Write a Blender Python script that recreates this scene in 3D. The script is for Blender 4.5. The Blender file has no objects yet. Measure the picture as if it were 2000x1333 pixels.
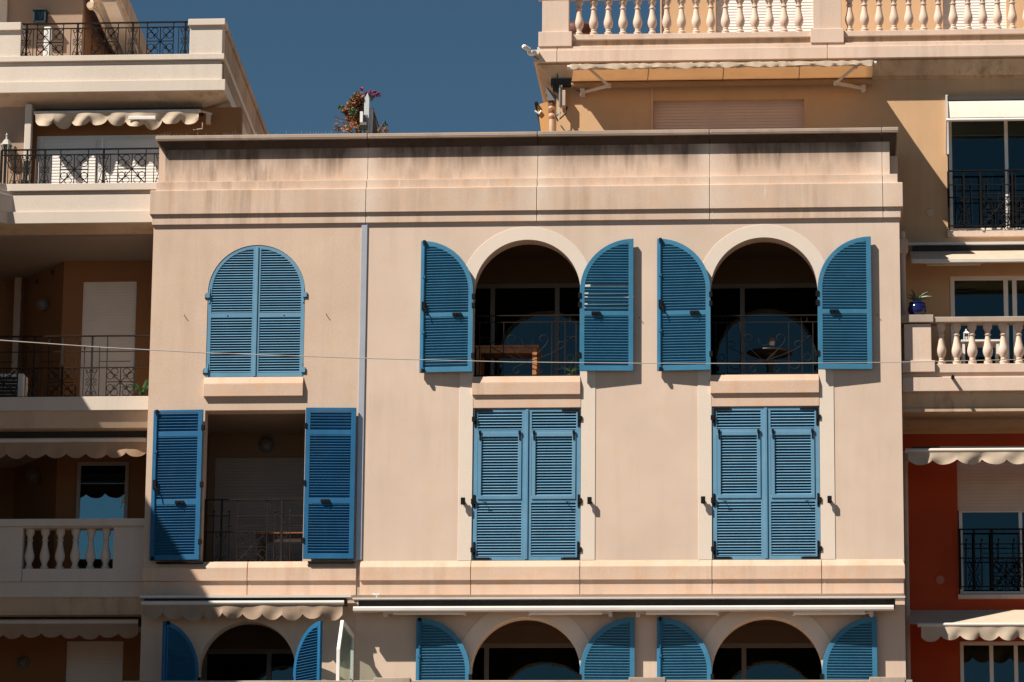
import bpy, math, random
from mathutils import Vector, Matrix
from mathutils.geometry import tessellate_polygon
random.seed(7)
C = bpy.context.scene.collection
SC = bpy.context.scene

# ------------------------------------------------------------------ camera
F_PX, CX, CY = 7384.0, 1000.0, 666.5
def _n(v): return v.normalized()
AX = _n(Vector((100000.0, -790.0, -F_PX)))      # street direction of the facades in camera axes
AZ = Vector((291.0, -32167.0, F_PX)); AZ = _n(AZ - AX * AZ.dot(AX))
AY = AZ.cross(AX)
CENTRE = Vector((0, 0, 15.0)); DIST = F_PX / 125.0
FWD = Vector((AX.z, AY.z, AZ.z)); RIGHT = Vector((AX.x, AY.x, AZ.x)); UP = -Vector((AX.y, AY.y, AZ.y))
EYE = CENTRE - FWD * DIST
cam_d = bpy.data.cameras.new('camera'); cam = bpy.data.objects.new('camera', cam_d); C.objects.link(cam)
M = Matrix((RIGHT, UP, -FWD)).transposed().to_4x4(); M.translation = EYE
cam.matrix_world = M
cam_d.sensor_width = 36; cam_d.lens = F_PX * 36 / 2000; cam_d.clip_end = 3000; cam_d.clip_start = 0.5
SC.camera = cam

# ------------------------------------------------------------------ sky and sun
TRAVEL = Vector((1.33, 1.0, -2.0)).normalized()       # the way the sunlight travels
EL = math.asin(-TRAVEL.z)
wd = bpy.data.worlds.new('World'); SC.world = wd; wd.use_nodes = True
nt = wd.node_tree; bg = nt.nodes['Background']
sky = nt.nodes.new('ShaderNodeTexSky'); sky.sky_type = 'NISHITA'; sky.sun_disc = False
sky.sun_elevation = EL; sky.sun_rotation = math.atan2(-TRAVEL.x, -TRAVEL.y)
sky.altitude = 2500; sky.air_density = 0.5; sky.dust_density = 0.0; sky.ozone_density = 0.2
tint = nt.nodes.new('ShaderNodeMix'); tint.data_type = 'RGBA'; tint.blend_type = 'MULTIPLY'; tint.inputs[0].default_value = 1.0; tint.inputs[7].default_value = (0.87, 1.16, 1.04, 1)
nt.links.new(sky.outputs[0], tint.inputs[6]); nt.links.new(tint.outputs[2], bg.inputs[0]); bg.inputs[1].default_value = 0.05
sun_d = bpy.data.lights.new('sun', 'SUN'); sun_d.energy = 5.0; sun_d.angle = math.radians(0.5); sun_d.color = (1.0, 0.93, 0.83)
sun = bpy.data.objects.new('sun', sun_d); C.objects.link(sun); sun.location = (-20, -20, 50)
sun.rotation_euler = TRAVEL.to_track_quat('-Z', 'Y').to_euler()
vs = SC.view_settings; vs.view_transform = 'Standard'; vs.look = 'None'; vs.gamma = 1; vs.use_curve_mapping = False
vs.exposure = 0.68

# ------------------------------------------------------------------ measuring helpers
def P(px, py, Y=0.0):
    d = RIGHT * (px - CX) - UP * (py - CY) + FWD * F_PX
    t = (Y - EYE.y) / d.y
    p = EYE + d * t
    return p.x, p.z
def X(px, py, Y=0.0): return P(px, py, Y)[0]
def Z(px, py, Y=0.0): return P(px, py, Y)[1]
def R(a, b, c, d, Y=0.0):
    """pixel rectangle -> x0, x1, z0, z1 on the plane Y"""
    m = (b + d) / 2; n = (a + c) / 2
    return X(a, m, Y), X(c, m, Y), Z(n, d, Y), Z(n, b, Y)

# ------------------------------------------------------------------ materials
MATS = {}
def nodes(name, rough=0.8, spec=0.3):
    m = bpy.data.materials.new(name); m.use_nodes = True
    t = m.node_tree; b = t.nodes['Principled BSDF']
    b.inputs['Roughness'].default_value = rough
    b.inputs['Specular IOR Level'].default_value = spec
    MATS[name] = m
    return m, t, b
def add(t, kind, **kw):
    n = t.nodes.new(kind)
    for k, v in kw.items():
        if k in n.inputs: n.inputs[k].default_value = v
        else: setattr(n, k, v)
    return n
def noise(t, scale, detail=4, mapping=None, rough=0.55, world=True):
    if world:
        g = add(t, 'ShaderNodeNewGeometry'); src = g.outputs['Position']
    else:
        g = add(t, 'ShaderNodeTexCoord'); src = g.outputs['Object']
    if mapping:
        mp = add(t, 'ShaderNodeMapping'); mp.inputs['Scale'].default_value = mapping
        t.links.new(src, mp.inputs[0]); src = mp.outputs[0]
    n = add(t, 'ShaderNodeTexNoise'); n.inputs['Scale'].default_value = scale; n.inputs['Detail'].default_value = detail
    n.inputs['Roughness'].default_value = rough
    t.links.new(src, n.inputs['Vector'])
    return n.outputs['Fac']
def ramp(t, src, a, b, va=0.0, vb=1.0):
    n = add(t, 'ShaderNodeMapRange'); n.inputs[1].default_value = a; n.inputs[2].default_value = b
    n.inputs[3].default_value = va; n.inputs[4].default_value = vb
    t.links.new(src, n.inputs[0]); return n.outputs[0]
def mixc(t, fac, a, b, mode='MIX'):
    n = add(t, 'ShaderNodeMix', data_type='RGBA', blend_type=mode)
    for inp, v in ((n.inputs[0], fac), (n.inputs[6], a), (n.inputs[7], b)):
        if isinstance(v, (int, float)): inp.default_value = v
        elif isinstance(v, tuple): inp.default_value = (*v, 1)
        else: t.links.new(v, inp)
    return n.outputs[2]
def mul(t, a, b):
    n = add(t, 'ShaderNodeMath', operation='MULTIPLY')
    for i, v in enumerate((a, b)):
        if isinstance(v, (int, float)): n.inputs[i].default_value = v
        else: t.links.new(v, n.inputs[i])
    return n.outputs[0]
def scl(c, k): return tuple(min(1, x * k) for x in c)
def stone(name, col, var=0.12, streak=0.0, dark=0.35, grain=90, bump=0.25, rough=0.85, warm=0.3, streakscale=5.0, lo=0.47, marks=0.0, joints=None, drip_shade=None):
    """plaster or cast stone: blotches, vertical rain streaks, fine grain"""
    m, t, b = nodes(name, rough, 0.2)
    big = noise(t, 0.8, 3)
    mid = noise(t, 4.5, 5)
    c = mixc(t, ramp(t, big, 0.3, 0.7), scl(col, 1 - var), scl(col, 1 + var * 0.6))
    orange = (col[0] * 1.03, col[1] * 0.86, col[2] * 0.68)
    c = mixc(t, mul(t, ramp(t, mid, 0.48, 0.75), warm), c, orange)
    if streak:
        s1 = noise(t, 1.0, 5, (streakscale, streakscale, 0.35), 0.65)
        s2 = noise(t, 0.55, 3)
        f = mul(t, mul(t, ramp(t, s1, lo, 0.75), ramp(t, s2, 0.38, 0.6)), streak)
        if joints or drip_shade:
            ge = add(t, 'ShaderNodeNewGeometry'); sx = add(t, 'ShaderNodeSeparateXYZ'); t.links.new(ge.outputs['Position'], sx.inputs[0])
        if drip_shade:     # uneven soot runs below the coping, deepened with its cast shade
            ln = ramp(t, noise(t, 1.0, 5, (3.2, 0.01, 0.01), 0.7), 0.38, 0.72, drip_shade[1], drip_shade[2])
            top = add(t, 'ShaderNodeMath', operation='SUBTRACT'); top.inputs[0].default_value = drip_shade[0]; t.links.new(sx.outputs[2], top.inputs[1])
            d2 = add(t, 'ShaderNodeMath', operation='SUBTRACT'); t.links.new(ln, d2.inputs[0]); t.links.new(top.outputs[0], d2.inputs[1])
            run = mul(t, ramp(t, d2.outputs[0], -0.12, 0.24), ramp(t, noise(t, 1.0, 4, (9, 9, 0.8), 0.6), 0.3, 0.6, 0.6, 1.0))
            mx_ = add(t, 'ShaderNodeMath', operation='MAXIMUM'); t.links.new(f, mx_.inputs[0]); t.links.new(mul(t, run, drip_shade[3]), mx_.inputs[1]); f = mx_.outputs[0]
        if joints:   # rain keeps the stone beside the open joints cleaner
            keep = None
            for jx0 in joints:
                a_ = add(t, 'ShaderNodeMath', operation='SUBTRACT'); t.links.new(sx.outputs[0], a_.inputs[0]); a_.inputs[1].default_value = jx0
                b_ = add(t, 'ShaderNodeMath', operation='ABSOLUTE'); t.links.new(a_.outputs[0], b_.inputs[0])
                k_ = ramp(t, b_.outputs[0], 0.04, 0.36)
                keep = k_ if keep is None else mul(t, keep, k_)
            rough_ = ramp(t, noise(t, 3.0, 4), 0.3, 0.7, 0.3, 1.0)
            inv = add(t, 'ShaderNodeMath', operation='SUBTRACT'); inv.inputs[0].default_value = 1.0; t.links.new(keep, inv.inputs[1])
            c = mixc(t, mul(t, mul(t, inv.outputs[0], rough_), 0.75), c, (0.70, 0.575, 0.475)); f = mul(t, f, keep)
        c = mixc(t, f, c, (col[0] * dark, col[1] * dark * 0.93, col[2] * dark * 0.86))
        if marks:
            s3 = noise(t, 1.0, 6, (11, 11, 1.1), 0.7); s4 = noise(t, 0.9, 2)
            c = mixc(t, mul(t, mul(t, ramp(t, s3, 0.62, 0.72), ramp(t, s4, 0.5, 0.6)), marks), c, (0.75, 0.66, 0.58))
    gr = noise(t, grain, 2)
    c = mixc(t, 0.10, c, mixc(t, ramp(t, gr, 0.35, 0.65), (0.25, 0.22, 0.2), (1, 1, 1)), 'OVERLAY')
    t.links.new(c, b.inputs['Base Color'])
    bp = add(t, 'ShaderNodeBump'); bp.inputs['Strength'].default_value = bump; bp.inputs['Distance'].default_value = 0.004
    t.links.new(gr, bp.inputs['Height']); t.links.new(bp.outputs[0], b.inputs['Normal'])
    return m
def paint(name, col, rough=0.45, spec=0.4, var=0.10, metal=0.0, bump=0.05, scale=3.0, worn=0.0):
    m, t, b = nodes(name, rough, spec)
    n1 = noise(t, scale, 4)
    c = mixc(t, ramp(t, n1, 0.3, 0.7), scl(col, 1 - var), scl(col, 1 + var))
    if worn:     # every piece its own shade, chalky and dusty patches
        oi = add(t, 'ShaderNodeObjectInfo')
        c = mixc(t, mul(t, oi.outputs['Random'], worn), c, (col[0] * 1.5 + 0.03, col[1] * 1.2 + 0.02, col[2] * 1.05))
        c = mixc(t, mul(t, ramp(t, noise(t, 5.0, 6, (1, 1, 0.5), 0.7), 0.52, 0.72), worn), c, (col[0] * 1.2 + 0.10, col[1] + 0.08, col[2] + 0.04))
    t.links.new(c, b.inputs['Base Color']); b.inputs['Metallic'].default_value = metal
    n2 = noise(t, 40, 3)
    t.links.new(ramp(t, n2, 0.3, 0.7, rough * 0.85, min(1, rough * 1.15)), b.inputs['Roughness'])
    bp = add(t, 'ShaderNodeBump'); bp.inputs['Strength'].default_value = bump; bp.inputs['Distance'].default_value = 0.003
    t.links.new(n2, bp.inputs['Height']); t.links.new(bp.outputs[0], b.inputs['Normal'])
    return m
def cloth(name, col, trans=0.5, dirt=0.25):
    m = bpy.data.materials.new(name); m.use_nodes = True; t = m.node_tree; t.nodes.clear()
    MATS[name] = m
    o = add(t, 'ShaderNodeOutputMaterial'); mx = add(t, 'ShaderNodeMixShader')
    d = add(t, 'ShaderNodeBsdfDiffuse'); tr = add(t, 'ShaderNodeBsdfTranslucent')
    n1 = noise(t, 2.2, 5); n2 = noise(t, 1.0, 4, (9, 9, 0.8))
    c = mixc(t, mul(t, ramp(t, n1, 0.42, 0.75), dirt), col, scl(col, 0.55))
    c = mixc(t, mul(t, ramp(t, n2, 0.5, 0.75), dirt), c, (col[0] * 0.8, col[1] * 0.6, col[2] * 0.4))
    t.links.new(c, d.inputs[0])
    c2 = mixc(t, 0.6, c, (1.0, 0.88, 0.68), 'MULTIPLY'); t.links.new(c2, tr.inputs[0])
    mx.inputs[0].default_value = trans
    t.links.new(d.outputs[0], mx.inputs[1]); t.links.new(tr.outputs[0], mx.inputs[2]); t.links.new(mx.outputs[0], o.inputs[0])
    return m
def glass(name, tint=(0.35, 0.4, 0.42), refl=0.065):
    m = bpy.data.materials.new(name); m.use_nodes = True; t = m.node_tree; t.nodes.clear(); MATS[name] = m
    o = add(t, 'ShaderNodeOutputMaterial'); mx = add(t, 'ShaderNodeMixShader')
    a = add(t, 'ShaderNodeBsdfTransparent'); a.inputs[0].default_value = (*tint, 1)
    g = add(t, 'ShaderNodeBsdfGlossy'); g.inputs['Roughness'].default_value = 0.015; g.inputs[0].default_value = (0.72, 0.98, 0.95, 1)
    nz = noise(t, 1.3, 2)
    bp = add(t, 'ShaderNodeBump'); bp.inputs['Strength'].default_value = 0.06; bp.inputs['Distance'].default_value = 0.02
    t.links.new(nz, bp.inputs['Height']); t.links.new(bp.outputs[0], g.inputs['Normal'])
    mx.inputs[0].default_value = refl
    t.links.new(a.outputs[0], mx.inputs[1]); t.links.new(g.outputs[0], mx.inputs[2]); t.links.new(mx.outputs[0], o.inputs[0])
    return m

JX = [X(p, 320, 0) for p in (717, 1049.5, 1386, 1723.5)]
stone('plaster', (0.635, 0.487, 0.387), var=0.09, streak=0.30, dark=0.6, warm=0.22, marks=0.12)
stone('plaster_warm', (0.60, 0.448, 0.345), var=0.10, streak=0.34, dark=0.6, warm=0.25, marks=0.12)
stone('surround', (0.70, 0.59, 0.495), var=0.04, warm=0.12, bump=0.1)
stone('cast_stone', (0.605, 0.448, 0.345), var=0.09, streak=0.8, dark=0.5, warm=0.5, streakscale=5, lo=0.42, marks=0.6, joints=JX)
stone('stained_shaded_stone', (0.59, 0.435, 0.335), var=0.12, streak=0.9, dark=0.24, warm=0.35, streakscale=4.5, lo=0.46, marks=0.5, joints=JX, drip_shade=(Z(1700, 277, 0.13), 0.18, 0.50, 0.92))  # runs reach down the coping's shadow band, its shade included in the colour
stone('sooty_shaded_stone', (0.065, 0.048, 0.038), var=0.3, streak=0.9, dark=0.3, warm=0.3, streakscale=7)  # soiled cove, base colour blackened to carry the shade under the coping
stone('coping_stone', (0.40, 0.315, 0.25), var=0.2, streak=0.6, dark=0.4, warm=0.3, streakscale=3)
stone('sill_stone', (0.625, 0.445, 0.335), var=0.08, streak=0.55, dark=0.55, warm=0.7, streakscale=4)
stone('left_stone', (0.645, 0.55, 0.465), var=0.06, streak=0.3, dark=0.6, warm=0.15)
stone('left_soffit', (0.58, 0.44, 0.32), var=0.15, streak=0.8, dark=0.4, warm=0.5, streakscale=6)
stone('left_rough', (0.42, 0.32, 0.24), var=0.3, streak=0.8, dark=0.4, warm=0.8, streakscale=2)
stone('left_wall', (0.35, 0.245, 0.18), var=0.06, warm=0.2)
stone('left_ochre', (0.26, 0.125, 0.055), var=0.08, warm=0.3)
stone('right_wall', (0.585, 0.37, 0.21), var=0.09, warm=0.35, streak=0.25, dark=0.6)
stone('right_ochre', (0.56, 0.30, 0.12), var=0.05, warm=0.3)
stone('right_stone', (0.66, 0.50, 0.40), var=0.09, streak=0.45, dark=0.5, warm=0.3)
stone('right_frieze', (0.55, 0.40, 0.27), var=0.12, streak=0.95, dark=0.3, warm=0.5, streakscale=5)
stone('right_red', (0.44, 0.062, 0.020), var=0.2, warm=0.3, streak=0.35, dark=0.6)
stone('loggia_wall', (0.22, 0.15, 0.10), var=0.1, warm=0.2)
stone('ceiling_white', (0.27, 0.22, 0.18), var=0.05, warm=0.1)
stone('asphalt', (0.095, 0.062, 0.04), var=0.2, warm=0.3)
stone('paving', (0.30, 0.26, 0.22), var=0.2, warm=0.2)
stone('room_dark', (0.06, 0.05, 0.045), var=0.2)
stone('rooftop', (0.35, 0.3, 0.26), var=0.1)
paint('blue_faded', (0.105, 0.255, 0.385), rough=0.62, spec=0.25, var=0.1, worn=0.32)
paint('blue_open', (0.036, 0.175, 0.30), rough=0.5, spec=0.3, var=0.1, worn=0.2)
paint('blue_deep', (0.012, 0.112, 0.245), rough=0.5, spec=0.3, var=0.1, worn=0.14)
paint('black_iron', (0.008, 0.0065, 0.006), rough=0.7, spec=0.12, var=0.3)
paint('brown_iron', (0.022, 0.016, 0.013), rough=0.7, spec=0.12, var=0.3)
paint('white_frame', (0.78, 0.74, 0.69), rough=0.4, var=0.04)
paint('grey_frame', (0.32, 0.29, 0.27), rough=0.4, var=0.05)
paint('blind_white', (0.76, 0.71, 0.66), rough=0.55, var=0.04)
paint('blind_grey', (0.36, 0.32, 0.29), rough=0.6, var=0.06)
paint('blind_tan', (0.68, 0.50, 0.40), rough=0.6, var=0.06)
paint('joint_metal', (0.45, 0.465, 0.51), rough=0.35, metal=0.3, var=0.06)
paint('bar_metal', (0.62, 0.575, 0.53), rough=0.35, var=0.06)
paint('arm_white', (0.62, 0.55, 0.48), rough=0.5, var=0.08)
paint('cassette_dark', (0.035, 0.028, 0.024), rough=0.7, var=0.2)
paint('rust_pipe', (0.48, 0.36, 0.28), rough=0.7, var=0.15)
paint('rust', (0.26, 0.085, 0.03), rough=0.85, var=0.4, scale=14)
paint('lantern_green', (0.035, 0.05, 0.05), rough=0.4, var=0.15)
paint('frosted', (0.13, 0.12, 0.11), rough=0.3, var=0.05)
paint('bulb', (0.75, 0.72, 0.68), rough=0.15, var=0.03)
paint('wood', (0.42, 0.17, 0.06), rough=0.5, var=0.3, scale=9)
paint('dark_wood', (0.03, 0.02, 0.016), rough=0.5, var=0.3)
paint('terracotta', (0.30, 0.11, 0.055), rough=0.8, var=0.2)
paint('cobalt_glaze', (0.010, 0.014, 0.09), rough=0.12, spec=0.6, var=0.2)
paint('agave', (0.11, 0.14, 0.07), rough=0.5, var=0.3)
paint('leaf_green', (0.055, 0.10, 0.03), rough=0.55, var=0.4, scale=12)
paint('leaf_bright', (0.035, 0.10, 0.025), rough=0.5, var=0.4, scale=12)
paint('leaf_dry', (0.36, 0.16, 0.055), rough=0.7, var=0.5, scale=14)
paint('leaf_brown', (0.20, 0.075, 0.03), rough=0.7, var=0.5, scale=14)
paint('magenta', (0.26, 0.022, 0.085), rough=0.6, var=0.4, scale=14)
paint('bark', (0.10, 0.06, 0.04), rough=0.9, var=0.3)
paint('post_white', (0.48, 0.52, 0.52), rough=0.5, var=0.06)
paint('sheet_grey', (0.17, 0.17, 0.18), rough=0.5, var=0.1)
paint('plastic_white', (0.72, 0.70, 0.66), rough=0.35, var=0.04)
paint('shaded_white', (0.40, 0.37, 0.34), rough=0.5, var=0.06)  # lantern's white paint, darkened for the shade it hangs in
paint('rope', (0.55, 0.50, 0.45), rough=0.7, var=0.1)
paint('curtain', (0.34, 0.30, 0.26), rough=0.9, var=0.2)
paint('red_brown', (0.10, 0.03, 0.022), rough=0.6, var=0.2)
paint('disc_ochre', (0.60, 0.43, 0.27), rough=0.7, var=0.04)
paint('disc_red', (0.42, 0.14, 0.09), rough=0.7, var=0.04)
cloth('awning_cream', (0.66, 0.54, 0.42), 0.30, 0.3)
cloth('awning_tan', (0.70, 0.55, 0.41), 0.62, 0.15)
cloth('awning_dusty', (0.50, 0.37, 0.27), 0.3, 0.5)
cloth('awning_white', (0.74, 0.66, 0.58), 0.25, 0.12)
cloth('awning_brown', (0.46, 0.32, 0.22), 0.25, 0.2)
glass('glass'); glass('glass_frosted', (0.75, 0.82, 0.80), 0.15); glass('glass_bright', (0.4, 0.45, 0.45), 0.28); glass('glass_dark', (0.3, 0.34, 0.35), 0.07)

# ------------------------------------------------------------------ object helpers
def tag(o, label=None, cat=None, group=None, kind=None):
    for k, v in (('label', label), ('category', cat), ('group', group), ('kind', kind)):
        if v: o[k] = v
    return o
def thing(name, label, cat, loc=(0, 0, 0), group=None):
    o = bpy.data.objects.new(name, None); C.objects.link(o); o.location = loc; o.empty_display_size = 0.2
    return tag(o, label, cat, group)
def origin(o):
    v = Vector((0, 0, 0))
    while o is not None:
        v += o.location; o = o.parent
    return v
def place(name, mesh, parent, loc=(0, 0, 0), rot=None, scale=None):
    o = bpy.data.objects.new(name, mesh); C.objects.link(o); o.parent = parent; o.location = loc
    if rot: o.rotation_euler = rot
    if scale: o.scale = scale
    return o

class MB:
    def __init__(s): s.v = []; s.f = []
    def box(s, x0, x1, y0, y1, z0, z1):
        if x0 > x1: x0, x1 = x1, x0
        if y0 > y1: y0, y1 = y1, y0
        if z0 > z1: z0, z1 = z1, z0
        n = len(s.v)
        s.v += [(x0, y0, z0), (x1, y0, z0), (x1, y1, z0), (x0, y1, z0), (x0, y0, z1), (x1, y0, z1), (x1, y1, z1), (x0, y1, z1)]
        s.f += [tuple(n + i for i in q) for q in ((0, 3, 2, 1), (4, 5, 6, 7), (0, 1, 5, 4), (1, 2, 6, 5), (2, 3, 7, 6), (3, 0, 4, 7))]
        return s
    def frus(s, a, b):
        """a and b: (x0,x1,y0,y1,z) rectangles, a below b"""
        n = len(s.v)
        for x0, x1, y0, y1, z in (a, b): s.v += [(x0, y0, z), (x1, y0, z), (x1, y1, z), (x0, y1, z)]
        s.f += [tuple(n + i for i in q) for q in ((0, 3, 2, 1), (4, 5, 6, 7), (0, 1, 5, 4), (1, 2, 6, 5), (2, 3, 7, 6), (3, 0, 4, 7))]
        return s
    def prism(s, outer, holes, y0, y1, axes='xz'):
        """polygon with holes in the x-z plane (or other) extruded between y0 and y1"""
        loops = [outer] + list(holes)
        tri = tessellate_polygon([[Vector((p[0], p[1], 0)) for p in l] for l in loops])
        pts = [p for l in loops for p in l]; N = len(pts); n = len(s.v)
        def mk(p, d):
            if axes == 'xz': return (p[0], d, p[1])
            if axes == 'yz': return (d, p[0], p[1])
            return (p[0], p[1], d)
        s.v += [mk(p, y0) for p in pts] + [mk(p, y1) for p in pts]
        for a, b, c in tri:
            pa, pb, pc = pts[a], pts[b], pts[c]
            ccw = (pb[0] - pa[0]) * (pc[1] - pa[1]) - (pb[1] - pa[1]) * (pc[0] - pa[0]) > 0
            if not ccw: b, c = c, b
            s.f.append((n + a, n + b, n + c)); s.f.append((n + N + c, n + N + b, n + N + a))
        k = 0
        for l in loops:
            m = len(l)
            area = sum(l[i][0] * l[(i + 1) % m][1] - l[(i + 1) % m][0] * l[i][1] for i in range(m))
            for i in range(m):
                a, b = k + i, k + (i + 1) % m
                if (area > 0) != (l is outer): a, b = b, a
                s.f.append((n + a, n + N + a, n + N + b, n + b)[::1])
            k += m
        return s
    def tube(s, pts, r, n=5, cap=True):
        pts = [Vector(p) for p in pts]; base = len(s.v); k = len(pts)
        prev = None
        for i, p in enumerate(pts):
            t = (pts[min(i + 1, k - 1)] - pts[max(i - 1, 0)]).normalized()
            u = t.orthogonal() if prev is None else (prev - t * prev.dot(t))
            if u.length < 1e-6: u = t.orthogonal()
            u.normalize(); prev = u; w = t.cross(u)
            rr = r[i] if isinstance(r, (list, tuple)) else r
            for j in range(n):
                a = 2 * math.pi * (j + 0.5) / n
                s.v.append(tuple(p + u * math.cos(a) * rr + w * math.sin(a) * rr))
        for i in range(k - 1):
            for j in range(n):
                a = base + i * n + j; b = base + i * n + (j + 1) % n
                s.f.append((a, b, b + n, a + n))
        if cap:
            s.f.append(tuple(base + j for j in range(n))[::-1]); s.f.append(tuple(base + (k - 1) * n + j for j in range(n)))
        return s
    def lathe(s, prof, c=(0, 0, 0), n=16, axis='z'):
        base = len(s.v); k = len(prof)
        for r, h in prof:
            for j in range(n):
                a = 2 * math.pi * j / n
                q = (r * math.cos(a), r * math.sin(a), h) if axis == 'z' else (r * math.cos(a), h, r * math.sin(a))
                s.v.append((c[0] + q[0], c[1] + q[1], c[2] + q[2]))
        for i in range(k - 1):
            for j in range(n):
                a = base + i * n + j; b = base + i * n + (j + 1) % n
                s.f.append((a, b, b + n, a + n))
        s.f.append(tuple(base + j for j in range(n))[::-1]); s.f.append(tuple(base + (k - 1) * n + j for j in range(n)))
        return s
    def quad(s, a, b, c, d):
        n = len(s.v); s.v += [tuple(a), tuple(b), tuple(c), tuple(d)]; s.f.append((n, n + 1, n + 2, n + 3)); return s
    def mesh(s, name, mat, off=(0, 0, 0), smooth=False):
        me = bpy.data.meshes.new(name); ox, oy, oz = off
        me.from_pydata([(x - ox, y - oy, z - oz) for x, y, z in s.v], [], s.f)
        me.materials.append(MATS[mat]); me.validate()
        if smooth:
            me.shade_smooth(); me.set_sharp_from_angle(angle=math.radians(38))
        me.update()
        return me
    def build(s, name, mat, parent=None, local=False, smooth=False, bevel=0, kind=None):
        off = (0, 0, 0) if local or parent is None else origin(parent)
        o = bpy.data.objects.new(name, s.mesh(name, mat, off, smooth)); C.objects.link(o); o.parent = parent
        if bevel:
            md = o.modifiers.new('edge', 'BEVEL'); md.width = bevel; md.segments = 2; md.limit_method = 'ANGLE'; md.angle_limit = math.radians(40)
        if kind: o['kind'] = kind
        return o
def box(name, mat, parent, x0, x1, y0, y1, z0, z1, bevel=0): return MB().box(x0, x1, y0, y1, z0, z1).build(name, mat, parent, bevel=bevel)
def arch_pts(x0, x1, z0, zs, n=28, rise=None):
    """opening outline: straight jambs from z0 to the springing zs, round head"""
    c = (x0 + x1) / 2; r = (x1 - x0) / 2; k = (rise or r) / r
    return [(x0, z0), (x1, z0)] + [(c + r * math.cos(math.pi * i / n), zs + k * r * math.sin(math.pi * i / n)) for i in range(n + 1)]
def rect_pts(x0, x1, z0, z1): return [(x0, z0), (x1, z0), (x1, z1), (x0, z1)]
def spiral(c, r0, r1, a0, a1, n=12):
    return [(c[0] + (r0 + (r1 - r0) * i / n) * math.cos(math.radians(a0 + (a1 - a0) * i / n)),
             c[1] + (r0 + (r1 - r0) * i / n) * math.sin(math.radians(a0 + (a1 - a0) * i / n))) for i in range(n + 1)]

# ------------------------------------------------------------------ ground
gm = MB().box(-600, 600, -600, 600, -0.3, 0.0).build('ground', 'asphalt'); gm['kind'] = 'structure'

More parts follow.
